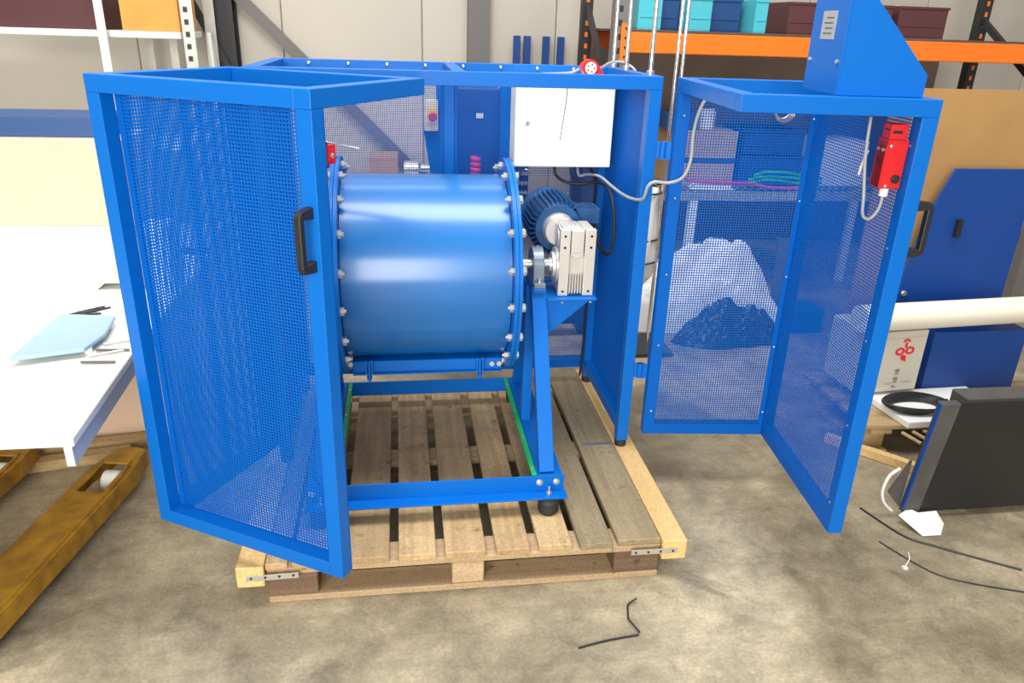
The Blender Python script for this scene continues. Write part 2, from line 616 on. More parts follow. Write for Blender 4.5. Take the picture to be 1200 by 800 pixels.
# dark inner bearer seen through the fork opening
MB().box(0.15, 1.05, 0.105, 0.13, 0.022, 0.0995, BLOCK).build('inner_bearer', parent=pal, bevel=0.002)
for xa in (-0.082, 1.203):
    MB().box(xa, xa + 0.078, -0.015, 1.27, 0.074, 0.145, PINE).build('side_timber', parent=pal, bevel=0.003)
for xa, tl in ((-0.055, 0.02), (1.10, -0.01)):
    s_ = MB()
    s_.frame((xa, -0.0185, 0.102 if xa > 0 else 0.098), (1, 0, tl), (0, 1, 0), (-tl, 0, 1), 0, 0.15, 0.0, 0.003, 0, 0.019, STEEL)
    st = s_.build('fixing_strap', parent=pal, bevel=0.0005)
    studs('screw', st, [((xa + q, -0.0185, (0.111 - 0.01 * q) if xa > 0 else (0.109 + 0.02 * q)), (0, -1, 0), [(0, 0.004), (0.0025, 0.0035)], DARK) for q in (0.015, 0.055, 0.095, 0.135)])
s_ = MB().box(1.08, 1.19, 0.575, 0.59, 0.1455, 0.149, STEEL)
s_.build('fixing_strap', parent=pal)

# ================================================================== guard cage
t = 0.042
X0, X1, Y0, Y1, H = -0.033, 1.247, 0.5615, 1.171, 1.48
cage = thing('guard_cage', 'tall blue perforated safety cage standing open around the drum', 'machine guard', ((X0 + X1) / 2, Y0, 0.145))
for (x, y) in ((X0, Y0), (X1 - t, Y0), (X0, Y1 - t), (X1 - t, Y1 - t)):
    p_ = MB().box(x, x + t, y, y + t, 0.172, H - t, BLUE).build('post', parent=cage, bevel=0.002, seg=2)
    f_ = MB().lathe((x + t / 2, y + t / 2, 0.145), (0, 0, 1), [(0, 0.022), (0.026, 0.022), (0.027, 0.02)], 20, RUBBER)
    f_.build('rubber_foot', parent=p_)
def rail(a, b, name='rail', w_=t, h_=t, parent=cage, mt=BLUE):
    return MB().beam(a, b, w_, h_, mt).build(name, parent=parent, bevel=0.002, seg=2)
ht = H - t / 2
rail((X0, Y0 + t / 2, ht), (X1, Y0 + t / 2, ht), 'top_rail')
rail((X0, Y1 - t / 2, ht), (X1, Y1 - t / 2, ht), 'top_rail')
for x in (X0 + t / 2, X1 - t / 2):
    rail((x, Y0 + t, ht), (x, Y1 - t, ht), 'top_rail')
rail((0.607, Y0 + t, ht), (0.607, Y1 - t, ht), 'top_rail')
zb = 0.242
rail((X0 + t, Y1 - t / 2, zb), (X1 - t, Y1 - t / 2, zb), 'bottom_rail')
for x in (X0 + t / 2, X1 - t / 2):
    rail((x, Y0 + t, zb - 0.012), (x, Y1 - t, zb - 0.012), 'bottom_rail')
MB().box(0.607 - t / 2, 0.607 + t / 2, Y1 - t, Y1, zb + t / 2, H - t, BLUE).build('post', parent=cage, bevel=0.002)
# rear and side perforated sheets
for (xa, xb_) in ((X0 + t, 0.607 - t / 2), (0.607 + t / 2, X1 - t)):
    q_ = MB()
    perforated(q_, (xa, Y1 - t - 0.001, zb - 0.01), (1, 0, 0), (0, 0, 1), xb_ - xa, H - t - zb + 0.02, (0.012, 0.012, 0.03, 0.012), wire=0.0017, mt=MESH)
    q_.build('perforated_sheet', parent=cage)
for x in (X0 + 0.012, X1 - 0.012):
    q_ = MB()
    perforated(q_, (x, Y0 + t * 0.6, 0.205), (0, 1, 0), (0, 0, 1), Y1 - Y0 - t * 1.2, H - t - 0.205, (0.025, 0.03, 0.025, 0.012), mt=MESH)
    q_.build('perforated_sheet', parent=cage)
# screws along rear top rail
b_ = None
for i in range(8):
    x = 0.1 + i * 0.14
    if b_ is None:
        b_ = MB().lathe((x, Y1 - t - 0.002, H - 0.012), (0, -1, 0), [(0, 0.006), (0.003, 0.006), (0.006, 0.003)], 10, STEEL).build('screw', parent=cage)
    else:
        piece('screw', b_, wl(cage) + Vector((i * 0.14, 0, 0)), parent=cage)
# chrome rods standing on the right top rail
for (x, y) in ((1.236, 1.135), (1.232, 0.945), (1.236, 0.67)):
    q_ = MB().cyl((x, y, H), (x, y, H + 0.75), 0.0075, 14, CHROME)
    q_.lathe((x, y, H - 0.001), (0, 0, 1), [(0, 0.013), (0.012, 0.013), (0.014, 0.009)], 12, STEEL)
    q_.build('chrome_rod', parent=cage)['label'] = 'thin chrome rod rising from the right top rail'


def guard_door(P1, P0, P2, label, side):
    wr, pt = (0.0040, 0.0088) if side < 0 else (0.0027, 0.0086)
    """L-shaped door: side leaf P1-P0 (hinged at P0) and front leaf P1-P2, joined at corner P1"""
    P1, P0, P2 = Vector((*P1, 0)), Vector((*P0, 0)), Vector((*P2, 0))
    a = (P0 - P1)
    b = (P2 - P1)
    D, B = a.length, b.length
    a.normalize()
    b = (b - a * b.dot(a)).normalized()
    z = Vector((0, 0, 1))
    zb = 0.224
    fr = MB()
    F = lambda a0, a1, b0, b1, z0, z1: fr.frame(P1, a, b, z, a0, a1, b0, b1, z0, z1, BLUE)
    F(0, t, 0, t, zb, H - t)
    F(D - t, D, 0, t, zb, H - t)
    F(0, t, B - t, B, zb, H - t)
    F(t, D - t, 0, t, zb, zb + t)
    F(0, t, t, B - t, zb, zb + t)
    F(0, D, 0, t, H - t, H)
    F(0, D, B - t, B, H - t, H)
    F(0, t, t, B - t, H - t, H)
    F(D - t, D, t, B - t, H - t, H)
    d = fr.build('guard_door', parent=cage, bevel=0.002, seg=2)
    d['label'] = label
    # sheets screwed to the inner faces
    q_ = MB()
    perforated(q_, P1 + a * (t + 0.0012) + b * t + z * (zb + 0.004), b, z, B - t, H - zb - t + 0.0, (0.018, 0.04, 0.04, 0.006), pitch=pt, wire=wr, mt=MESH)
    q_.build('perforated_sheet', parent=d)
    q_ = MB()
    perforated(q_, P1 + b * (t + 0.0012) + a * (t + 0.003) + z * (zb + 0.004), a, z, D - t - 0.003, H - zb - t, (0.018, 0.04, 0.04, 0.006), pitch=pt, wire=wr, mt=MESH)
    q_.build('perforated_sheet', parent=d)
    sp_ = []
    sprof = [(0, 0.0034), (0.0018, 0.0034), (0.003, 0.0015)]
    for i in range(5):
        zz = 0.32 + i * 0.262
        sp_.append((P1 + a * (t + 0.002) + b * (B - t * 0.55) + z * zz, a, sprof, STEEL))
        sp_.append((P1 + b * (t + 0.002) + a * (D - t * 0.55) + z * zz, b, sprof, STEEL))
        if side > 0:
            sp_.append((P1 + b * (t + 0.002) + a * (t * 0.5 + 0.03) + z * zz, b, sprof, STEEL))
    studs('screw', d, sp_)
    # bridge handle on the free post, outer face
    h = MB()
    hb = B - t * 0.5
    o_ = P1 + b * hb
    n_ = -a
    w_ = 0.0095
    h.frame(o_, b, n_, z, -w_, w_, 0.034, 0.050, 1.10, 1.218, BLACK)
    for za, zb_ in ((1.088, 1.10), (1.218, 1.230)):
        s0, s1 = (za, zb_) if za < 1.1 else (zb_, za)
        # sloped feet
        pts = [o_ + n_ * 0.0 + z * (s0 - (0.004 if za < 1.1 else -0.004)), o_ + n_ * 0.0 + z * (s1 + (0.012 if za < 1.1 else -0.012)), o_ + n_ * 0.036 + z * (s1 + (0.008 if za < 1.1 else -0.008)), o_ + n_ * 0.05 + z * s1, o_ + n_ * 0.040 + z * s0]
        h.prism([p - b * w_ for p in pts], b * (2 * w_), BLACK)
    h.build('handle', parent=d, bevel=0.003, seg=2)['label'] = 'black bridge handle'
    # hinges at the cage post
    for zz in (1.225, 0.435):
        hg = MB()
        hp = P0 + b * (-0.004)
        hx = (X1 + 0.022) if side > 0 else (X0 - 0.022)
        c_ = Vector((hx, Y0 + 0.004, zz))
        hg.cyl(c_, c_ + z * 0.055, 0.0125, 16, BLUE)
        tgt = Vector((X1 - 0.004 if side > 0 else X0 + 0.004, Y0 + 0.01, zz + 0.0275))
        hg.beam(c_ + z * 0.0275, tgt, 0.007, 0.055, BLUE)
        hg.beam(c_ + z * 0.0275, P0 + a * (-0.012) + b * 0.012 + z * (zz + 0.0275), 0.007, 0.055, BLUE)
        hg.build('hinge', parent=d)
    return d, P1, a, b, D, B


PR1, PR0, PR2 = (1.7798, 0.5086), (1.2916, 0.5589), (1.7138, -0.1304)
PL1, PL0, PL2 = (-0.3142, 0.1374), (-0.0653, 0.5604), (0.2395, -0.1884)
doorR, P1r, ar, br, Dr, Br = guard_door(PR1, PR0, PR2, 'right door leaf swung open, with the chute box on top', 1)
doorL, P1l, al, bl, Dl, Bl = guard_door(PL1, PL0, PL2, 'left door leaf swung open towards the viewer', -1)

# chute box on the right door roof
xa = Vector((0.9947, -0.103, 0))
ya = Vector((0.103, 0.9947, 0))
o_ = Vector((1.47, -0.073, H + 0.0005))
prof = [(0, 0), (0.213, 0), (0.213, 0.052), (0.103, 0.168), (0, 0.275)]
m_ = MB()
th_ = 0.003
m_.prism([o_ + xa * p[0] + Vector((0, 0, p[1])) for p in prof], ya * th_, BLUE)
m_.prism([o_ + ya * 0.213 + xa * p[0] + Vector((0, 0, p[1])) for p in prof], ya * th_, BLUE)
m_.frame(o_, xa, ya, (0, 0, 1), 0, th_, th_, 0.213, 0, 0.275, BLUE)
m_.frame(o_, xa, ya, (0, 0, 1), 0.21, 0.213, th_, 0.213, 0, 0.052, BLUE)
for k in range(2):
    a0, a1 = prof[2 + k], prof[3 + k]
    m_.prism([o_ + ya * th_ + xa * a0[0] + Vector((0, 0, a0[1])), o_ + ya * th_ + xa * a1[0] + Vector((0, 0, a1[1])),
              o_ + ya * th_ + xa * (a1[0] - 0.003) + Vector((0, 0, a1[1])), o_ + ya * th_ + xa * (a0[0] - 0.003) + Vector((0, 0, a0[1]))], ya * 0.21, BLUE)
# flanged edge in front of left side, folded lip
m_.frame(o_, xa, ya, (0, 0, 1), -0.004, 0.0, 0.0, 0.012, 0, 0.275, BLUE)
ch = m_.build('chute_box', parent=doorR, bevel=0.001)
ch['label'] = 'tall blue sheet chute box with sloping right edge'
m_ = MB()
m_.frame(o_, xa, ya, (0, 0, 1), -0.0015, -0.0002, 0.075, 0.155, 0.125, 0.19, PLATE)
for k in range(4):
    m_.frame(o_, xa, ya, (0, 0, 1), -0.0022, -0.0016, 0.09, 0.14 - 0.008 * (k % 2), 0.137 + k * 0.012, 0.140 + k * 0.012, MGREY)
pl_ = m_.build('rating_plate', parent=doorR)
pl_['label'] = 'grey metal rating plate'
studs('screw', doorR, [(o_ + ya * q + Vector((0, 0, 0.075)), -xa, [(0, 0.006), (0.004, 0.006), (0.006, 0.003)], STEEL) for q in (0.03, 0.195)])
# cable gland bundle under the roof of the right door
m_ = MB()
for k in range(5):
    r_ = 0.024 + 0.003 * k
    cc = Vector((1.60 + 0.004 * k, 0.44, H - 0.085))
    m_.tube([cc + Vector((r_ * math.cos(q * PI / 6), 0.004 * k, r_ * math.sin(q * PI / 6))) for q in range(13)], 0.0028, 6, STEEL, 2)
tag(m_.build('wire_coil', parent=doorR), kind='stuff')


def limit_switch(P, u, n, name, parent):
    """red interlock: body, key head, lid screws, black plug, gland. u = along leaf, n = out of the leaf"""
    z = Vector((0, 0, 1))
    m_ = MB()
    m_.frame(P, u, n, z, -0.024, 0.024, 0.0, 0.052, -0.065, 0.055, RED)
    m_.frame(P, u, n, z, -0.018, 0.020, 0.006, 0.050, 0.0555, 0.092, RED)
    m_.frame(P, u, n, z, -0.012, 0.014, 0.022, 0.0505, 0.076, 0.080, BLACK)
    m_.frame(P, u, n, z, -0.0235, 0.0235, 0.0, 0.0545, -0.063, 0.040, RED)
    return m_


z = Vector((0, 0, 1))
# right switch: on the inner face of the free post, pointing into the door
P = P1r + br * (Br - 0.052) + ar * (t + 0.004) + z * 1.325
m_ = limit_switch(P, br, ar, 'limit_switch', doorR)
for q in ((0.010, 0.034), (0.046, -0.056)):
    m_.lathe(P - br * 0.024 + ar * q[0] + z * q[1], -br, [(0, 0.004), (0.003, 0.004), (0.004, 0.002)], 8, STEEL)
m_.frame(P, br, ar, z, 0.0240, 0.0262, 0.002, 0.050, -0.063, 0.050, RED)
m_.frame(P, br, ar, z, 0.0200, 0.0212, 0.020, 0.044, 0.070, 0.077, BLACK)
m_.lathe(P + br * 0.0262 + ar * 0.018 - z * 0.040, br, [(0, 0.0105), (0.006, 0.0105), (0.008, 0.008)], 16, BLACK)
for q in ((0.044, 0.040), (0.038, -0.058)):
    m_.lathe(P + br * 0.0262 + ar * q[0] + z * q[1], br, [(0, 0.004), (0.002, 0.004), (0.003, 0.002)], 8, STEEL)
m_.frame(P, br, ar, z, -0.022, 0.022, 0.0525, 0.0545, -0.063, 0.050, DRED)  # shaded side of the switch put into the colour as a darker red
for q in ((0.012, 0.030), (-0.012, 0.030), (0.0, 0.0)):
    m_.lathe(P + ar * 0.0545 + br * q[0] + z * q[1], ar, [(0, 0.005), (0.003, 0.005)], 8, STEEL if q[1] > 0 else BLACK)
m_.cyl(P + ar * 0.025 - z * 0.065, P + ar * 0.025 - z * 0.088, 0.011, 14, WHITE)
m_.build('limit_switch', parent=doorR, bevel=0.0015)['label'] = 'red safety limit switch with a key slot and black plug'
m_ = MB()
m_.tube([P + ar * 0.068 - br * 0.04 + z * 0.02, P + ar * 0.070 - br * 0.052 - z * 0.02, P + ar * 0.070 - br * 0.058 - z * 0.045], 0.0035, 8, WHITE, 3)
m_.build('switch_key', parent=doorR)['label'] = 'thin bright metal actuator key'
m_ = MB()
g = P + ar * 0.025 - z * 0.088
m_.tube([g, g - z * 0.035 + ar * 0.004, g - z * 0.06 + ar * 0.022, g - z * 0.05 + ar * 0.042, g + z * 0.0 + ar * 0.05, g + z * 0.10 + ar * 0.052 - br * 0.03, g + z * 0.19 + ar * 0.05 - br * 0.045], 0.0042, 8, GREY)
m_.build('switch_cable', parent=doorR)
# left switch: inside of free post of the left leaf
P = P1l + bl * (Bl - 0.030) + al * (t + 0.004) + z * 1.335
m_ = MB()
m_.frame(P, bl, al, z, -0.012, 0.018, 0.0, 0.05, -0.02, 0.022, RED)
m_.frame(P, bl, al, z, -0.010, 0.022, 0.014, 0.04, -0.012, 0.014, RED)
for q in (-0.028, 0.022):
    m_.frame(P, bl, al, z, -0.008, 0.012, 0.01, 0.03, q, q + 0.008, BLACK)
m_.lathe(P + bl * 0.018 + al * 0.03 + z * 0.0, bl, [(0, 0.006), (0.006, 0.006), (0.008, 0.003)], 10, STEEL)
m_.lathe(P + bl * 0.006 + al * 0.02 + z * 0.024, z, [(0, 0.005), (0.016, 0.005)], 10, STEEL)
m_.cyl(P + bl * 0.01 + al * 0.02 + z * 0.030, P + bl * 0.10 + al * 0.022 + z * 0.022, 0.0024, 8, STEEL)
m_.build('limit_switch', parent=doorL, bevel=0.001)['label'] = 'small red safety limit switch with a steel probe'

# ================================================================== drum mixer
AX = Vector((0, 0.58, 0.868))
mix = thing('drum_mixer', 'blue rotating drum on an angle-steel frame with rubber feet and gear motor', 'machine', (0.51, 0.58, 0.144))
XL, XR = 0.237, 0.745
rd = 0.297
m_ = MB()
m_.lathe((XL, AX.y, AX.z), (1, 0, 0), [(0, rd), (XR - XL, rd)], 96, DRUM)
m_.build('drum_shell', parent=mix)
for xx, sgn in ((XL - 0.002, -1), (XR + 0.002, 1)):
    m_ = MB()
    m_.lathe((xx, AX.y, AX.z), (sgn, 0, 0), [(0, rd + 0.001), (0, 0.350), (0.011, 0.350), (0.011, 0.0)], 96, BLUE, caps=False, smooth=False)
    m_.lathe((xx, AX.y, AX.z), (sgn, 0, 0), [(0.0125, 0.0), (0.0125, 0.350), (0.0225, 0.350), (0.0225, 0.0)], 96, BLUE, caps=False, smooth=False)
    m_.build('end_flange', parent=mix)
# flange bolts
bolt = None
for xx, sgn in ((XL - 0.002, -1), (XR + 0.002, 1)):
    for k in range(18):
        an = 2 * PI * (k + 0.35) / 18
        y, zz = AX.y + 0.326 * math.cos(an), AX.z + 0.326 * math.sin(an)
        if bolt is None:
            q_ = MB()
            q_.lathe((xx, y, zz), (-1, 0, 0), [(-0.018, 0.006), (-0.012, 0.006), (-0.012, 0.0135), (-0.0002, 0.0135), (-0.0002, 0.006), (0.0228, 0.006), (0.0228, 0.0135), (0.0345, 0.0135), (0.037, 0.010)], 6, STEEL, smooth=False)
            bolt = q_.build('flange_bolt', parent=mix)
            b0 = Vector((xx, y, zz))
            # re-centre the mesh on the bolt
            off = b0 - wl(mix)
            for v in bolt.data.vertices:
                v.co -= off
            bolt.location = off
        else:
            piece('flange_bolt', bolt, (xx, y, zz), (0, 0, PI if sgn > 0 else 0), mix)
# discharge hatch under the drum
m_ = MB()
hy, hz = 0.44, 0.562
m_.box(XL + 0.012, XR - 0.005, hy, hy + 0.006, hz - 0.022, hz + 0.022, BLUE)
m_.box(XL + 0.012, XR - 0.005, hy + 0.006, hy + 0.05, hz + 0.016, hz + 0.022, BLUE)
m_.box(XL + 0.012, XR - 0.005, hy - 0.014, hy, hz - 0.022, hz - 0.017, BLUE)
m_.box(XL + 0.012, XR - 0.005, 2 * AX.y - hy - 0.006, 2 * AX.y - hy, hz - 0.022, hz + 0.022, BLUE)
m_.box(XL + 0.012, XR - 0.005, hy, 2 * AX.y - hy, hz - 0.026, hz - 0.0225, BLUE)
hat = m_.build('discharge_hatch', parent=mix, bevel=0.001)
for x in (0.302, 0.665):
    q_ = MB()
    q_.box(x - 0.012, x - 0.007, hy - 0.022, hy + 0.002, hz - 0.018, hz + 0.034, BLUE)
    q_.box(x + 0.007, x + 0.012, hy - 0.022, hy + 0.002, hz - 0.018, hz + 0.034, BLUE)
    q_.cyl((x, hy - 0.014, hz - 0.042), (x, hy - 0.014, hz + 0.03), 0.0055, 12, BLUE)
    q_.lathe((x, hy - 0.014, hz - 0.034), (0, 0, 1), [(0, 0.010), (0.009, 0.010)], 6, BLUE, smooth=False)
    q_.lathe((x, hy - 0.014, hz + 0.020), (0, 0, 1), [(0, 0.011), (0.012, 0.011)], 6, BLUE, smooth=False)
    q_.build('hatch_clamp', parent=hat)
studs('hatch_bolt', hat, [((x, hy - 0.0005, hz + 0.005), (0, -1, 0), [(0, 0.009), (0.01, 0.009)], STEEL) for x in (0.706, 0.730)], 6)
# base frame
def angle_rail(y, s):
    q = MB()
    q.box(0.10, 0.925, y, y + 0.005 * s if s > 0 else y, 0.202, 0.262, BLUE) if s > 0 else q.box(0.10, 0.925, y, y + 0.005, 0.202, 0.262, BLUE)
    if s > 0:
        q.box(0.10, 0.93, y - 0.045, y, 0.202, 0.2075, BLUE)
    else:
        q.box(0.10, 0.925, y - 0.04, y, 0.202, 0.2075, BLUE)
    return q
m_ = MB()
m_.box(0.10, 0.925, 0.205, 0.211, 0.202, 0.262, BLUE)
m_.box(0.10, 0.930, 0.158, 0.205, 0.202, 0.208, BLUE)
m_.build('base_rail', parent=mix, bevel=0.001)
m_ = MB()
m_.box(0.10, 0.925, 0.955, 0.961, 0.202, 0.262, BLUE)
m_.box(0.10, 0.925, 0.961, 1.005, 0.202, 0.208, BLUE)
m_.build('base_rail', parent=mix, bevel=0.001)
for xa in (0.838, 0.105):
    m_ = MB()
    m_.box(xa, xa + 0.082, 0.212, 0.954, 0.256, 0.262, BLUE)
    m_.box(xa, xa + 0.006, 0.212, 0.954, 0.205, 0.256, BLUE)
    m_.box(xa + 0.076, xa + 0.082, 0.212, 0.954, 0.205, 0.256, BLUE)
    m_.build('side_channel', parent=mix, bevel=0.001)
for xa in (0.820, 0.190):
    m_ = MB()
    m_.box(xa, xa + 0.016, 0.214, 0.952, 0.250, 0.262, GREEN)
    for k in range(4):
        m_.cyl((xa + 0.008, 0.26 + k * 0.21, 0.262), (xa + 0.008, 0.26 + k * 0.21, 0.264), 0.005, 8, STEEL)
    m_.build('green_edge_strip', parent=mix)['label'] = 'bright green strip along the channel'
for (x, y) in ((0.871, 0.180), (0.145, 0.180), (0.871, 0.98), (0.145, 0.98)):
    m_ = MB()
    m_.lathe((x, y, 0.1455), (0, 0, 1), [(0, 0.030), (0.008, 0.034), (0.042, 0.034), (0.050, 0.031), (0.056, 0.031)], 28, RUBBER)
    ft = m_.build('rubber_foot', parent=mix)
    q_ = MB().lathe((x, y, 0.2085), (0, 0, 1), [(0, 0.010), (0.009, 0.010)], 6, STEEL, smooth=False)
    q_.cyl((x, y, 0.2175), (x, y, 0.238), 0.005, 10, STEEL)
    q_.build('foot_stud', parent=ft)
studs('base_bolt', mix, [((x, 0.2048, 0.240), (0, -1, 0), [(0, 0.0115), (0.003, 0.0115), (0.003, 0.009), (0.008, 0.0085), (0.009, 0.006)], STEEL) for x in (0.843, 0.899, 0.117, 0.173)], 14)
# A-frame legs each side
for xc, s in ((0.869, 1), (0.158, -1)):
    q = MB().beam((xc, 0.232, 0.262), (xc, 0.525, 0.80), 0.050, 0.03, BLUE)
    q.build('leg', parent=mix, bevel=0.0015)
    q = MB().beam((xc, 0.93, 0.262), (xc, 0.635, 0.80), 0.03, 0.03, BLUE)
    q.build('leg', parent=mix, bevel=0.0015)
    q = MB().box(xc - 0.030, xc + 0.004, 0.585, 0.625, 0.262, 0.79, BLUE)
    q.build('leg', parent=mix, bevel=0.0015)
    m_ = MB()
    m_.box(xc - 0.022, xc + 0.022, 0.49, 0.67, 0.79, 0.806, BLUE)
    m_.build('bearing_seat', parent=mix, bevel=0.002)
    # pillow block bearing
    m_ = MB()
    m_.box(xc - 0.02, xc + 0.02, 0.492, 0.668, 0.8065, 0.824, CASTG)
    hpts = []
    for k in range(17):
        an = PI * k / 16
        hpts.append(Vector((xc - 0.019, AX.y + 0.060 * math.cos(an), AX.z + 0.060 * math.sin(an))))
    hpts = [Vector((xc - 0.019, AX.y + 0.062, 0.824))] + hpts + [Vector((xc - 0.019, AX.y - 0.062, 0.824))]
    m_.prism(hpts, (0.038, 0, 0), CASTG)
    for y in (0.508, 0.652):
        m_.lathe((xc, y, 0.824), (0, 0, 1), [(0, 0.012), (0.004, 0.012), (0.004, 0.010), (0.014, 0.010)], 6, STEEL, smooth=False)
    m_.lathe((xc, AX.y - 0.01, AX.z + 0.058), (0, -0.2, 1), [(0, 0.005), (0.008, 0.004)], 8, STEEL)
    m_.build('bearing_housing', parent=mix, bevel=0.003, seg=2)['label'] = 'grey cast pillow-block bearing'
    a_ = XR + 0.024 if s > 0 else 0.09
    b_ = 0.945 if s > 0 else XL - 0.024
    m_ = MB().cyl((a_, AX.y, AX.z), (b_, AX.y, AX.z), 0.017, 24, STEEL)
    m_.build('shaft', parent=mix)
# gear unit and its bracket
gx0, gx1, gy0, gy1, gz0, gz1 = 0.932, 1.052, 0.50, 0.63, 0.778, 1.005
gb = MB()
gb.box(gx0 + 0.004, gx1 - 0.004, gy0 + 0.022, gy1, gz0 + 0.004, gz1 - 0.004, ALU)
# two upright edge pads on the front, raised hump between, fins at the bottom
gb.box(gx0, gx0 + 0.034, gy0, gy0 + 0.024, gz0, gz1, ALU)
gb.box(gx1 - 0.036, gx1, gy0, gy0 + 0.024, gz0, gz1, ALU)
gb.box(gx0 + 0.038, gx1 - 0.040, gy0 + 0.001, gy0 + 0.023, 0.925, gz1 - 0.004, ALU)
gb.prism([(gx0 + 0.0595 + 0.0215 * math.cos(PI + PI * k / 12), gy0 + 0.0012, 0.925 + 0.018 * math.sin(PI + PI * k / 12)) for k in range(13)], (0, 0.0215, 0), ALU)
for k in range(5):
    gb.box(gx0 + 0.038 + k * 0.0095, gx0 + 0.042 + k * 0.0095, gy0 + 0.004, gy0 + 0.024, gz0 + 0.004, gz0 + 0.075, ALU)
gb.lathe((gx0 - 0.001, AX.y - 0.01, AX.z), (-1, 0, 0), [(-0.01, 0.060), (0.004, 0.060), (0.004, 0.045), (0.014, 0.043), (0.014, 0.024), (0.022, 0.024)], 32, ALU)
gb.lathe((gx0 + 0.004, AX.y - 0.02, 0.965), (-1, 0, 0), [(-0.002, 0.045), (0.002, 0.045), (0.002, 0.03), (0.005, 0.03)], 28, ALU)
gb.box(gx0 + 0.012, gx1 - 0.045, gy0 + 0.03, gy1 - 0.01, gz1 - 0.004, gz1 + 0.001, ALU)
gb.box(gx1 - 0.038, gx1 - 0.004, gy0 + 0.02, gy1, gz1 - 0.006, gz1 - 0.001, ALU)
gu = gb.build('gearbox', parent=mix, bevel=0.003, seg=2)
gu['label'] = 'silver cast aluminium gearbox'
studs('screw', gu, [((x, gy0 + 0.001, zz), (0, -1, 0), [(0, 0.0045), (0.0018, 0.0045)], BLACK) for (x, zz) in ((gx0 + 0.016, gz1 - 0.022), (gx1 - 0.016, gz1 - 0.022), (gx0 + 0.016, gz0 + 0.016), (gx1 - 0.016, gz0 + 0.016), (gx1 - 0.016, 0.945), (gx0 + 0.016, 0.945))], 12)
studs('plug', gu, [((gx0 + 0.055, 0.57, gz1 + 0.001), (0, 0, 1), [(0, 0.007), (0.004, 0.006)], STEEL)], 12)
# motor behind the gear unit
MC = Vector((0.956, 0, 0.968))
mb = MB()
mb.lathe((MC.x, 0.628, MC.z), (0, 1, 0), [(0, 0.050), (0.016, 0.057), (0.034, 0.057), (0.036, 0.05)], 40, ALU)
mo = MB()
mo.lathe((MC.x, 0.662, MC.z), (0, 1, 0), [(0, 0.080), (0.012, 0.084), (0.20, 0.084), (0.205, 0.096), (0.25, 0.096), (0.262, 0.08)], 40, MOTB)
for k in range(34):
    an = 2 * PI * k / 34
    if -0.25 < math.sin(an) < 0.75 and math.cos(an) > 0.72:
        continue
    d = Vector((math.cos(an), 0, math.sin(an)))
    sdv = Vector((-math.sin(an), 0, math.cos(an)))
    mo.frame((MC.x, 0, MC.z), d, (0, 1, 0), sdv, 0.080, 0.101, 0.668, 0.862, -0.0014, 0.0014, MOTB)
mtr = mo.build('motor', parent=mix)
mtr['label'] = 'dark blue finned electric motor'
mb.build('motor_flange', parent=mix)
m_ = MB().box(MC.x + 0.07, MC.x + 0.155, 0.70, 0.80, MC.z + 0.008, MC.z + 0.060, MOTB)
for k in range(6):
    m_.box(MC.x + 0.078 + k * 0.012, MC.x + 0.083 + k * 0.012, 0.702, 0.798, MC.z + 0.060, MC.z + 0.065, MOTB)
m_.build('terminal_box', parent=mtr, bevel=0.004, seg=2)
m_ = MB()
m_.box(0.892, 1.062, 0.475, 0.66, 0.768, 0.776, BLUE)
m_.prism([(0.892, 0.49, 0.768), (1.045, 0.49, 0.768), (0.892, 0.49, 0.635)], (0, 0.006, 0), BLUE)
m_.prism([(0.892, 0.64, 0.768), (1.045, 0.64, 0.768), (0.892, 0.64, 0.635)], (0, 0.006, 0), BLUE)
for (x, y) in ((0.945, 0.482), (1.042, 0.482)):
    m_.lathe((x, y, 0.766), (0, 0, -1), [(0, 0.006), (0.006, 0.006)], 6, STEEL, smooth=False)
m_.build('motor_bracket', parent=mix, bevel=0.001)
# ================================================================== control enclosure
en = thing('control_enclosure', 'white square electrical enclosure hung inside the cage, upper right', 'electrical box', (1.02, 1.05, 1.13))
MB().box(0.842, 1.198, 0.972, 1.124, 1.135, 1.445, ENCL).build('body', parent=en, bevel=0.004, seg=2)
MB().box(0.836, 1.202, 0.950, 0.970, 1.130, 1.450, ENCL).build('door', parent=en, bevel=0.004, seg=2)
m_ = MB().lathe((0.880, 0.950, 1.288), (0, -1, 0), [(0, 0.010), (0.004, 0.010), (0.005, 0.007)], 16, PLATE)
m_.box(0.8785, 0.8815, 0.9445, 0.9455, 1.283, 1.293, BLACK)
m_.build('lock', parent=en)
studs('cable_gland', en, [((x, 1.05, 1.135), (0, 0, -1), [(0, 0.010), (0.02, 0.010)], BLACK) for x in (1.01, 1.07, 1.10, 1.15)], 12)

def cable(name, pts, r, mt, label, cat='cable', group=None):
    return tag(MB().tube(pts, r, 8, mt).build(name), label, cat, group)
cable('motor_cable', [(1.01, 1.05, 1.115), (1.015, 1.04, 1.085), (1.05, 1.02, 1.062), (1.11, 1.0, 1.058), (1.165, 0.97, 1.07), (1.195, 0.9, 1.05), (1.20, 0.84, 0.99), (1.196, 0.80, 0.90), (1.175, 0.77, 0.845), (1.135, 0.74, 0.87), (1.115, 0.745, 0.93), (1.109, 0.75, 0.970)], 0.006, BLACK, 'thick black cable curving from the white enclosure down to the motor')
cable('signal_cable', [(1.07, 1.05, 1.115), (1.073, 1.04, 1.09), (1.085, 1.02, 1.074), (1.10, 1.01, 1.068)], 0.0028, BLACK, 'thin black wire under the white enclosure joining the motor cable')
cable('supply_cable', [(1.15, 1.05, 1.115), (1.165, 1.06, 1.09), (1.188, 1.08, 1.04), (1.188, 1.098, 0.9), (1.188, 1.103, 0.6), (1.188, 1.104, 0.33), (1.178, 1.09, 0.2)], 0.0055, BLACK, 'black cable running straight down the rear cage post to the floor')
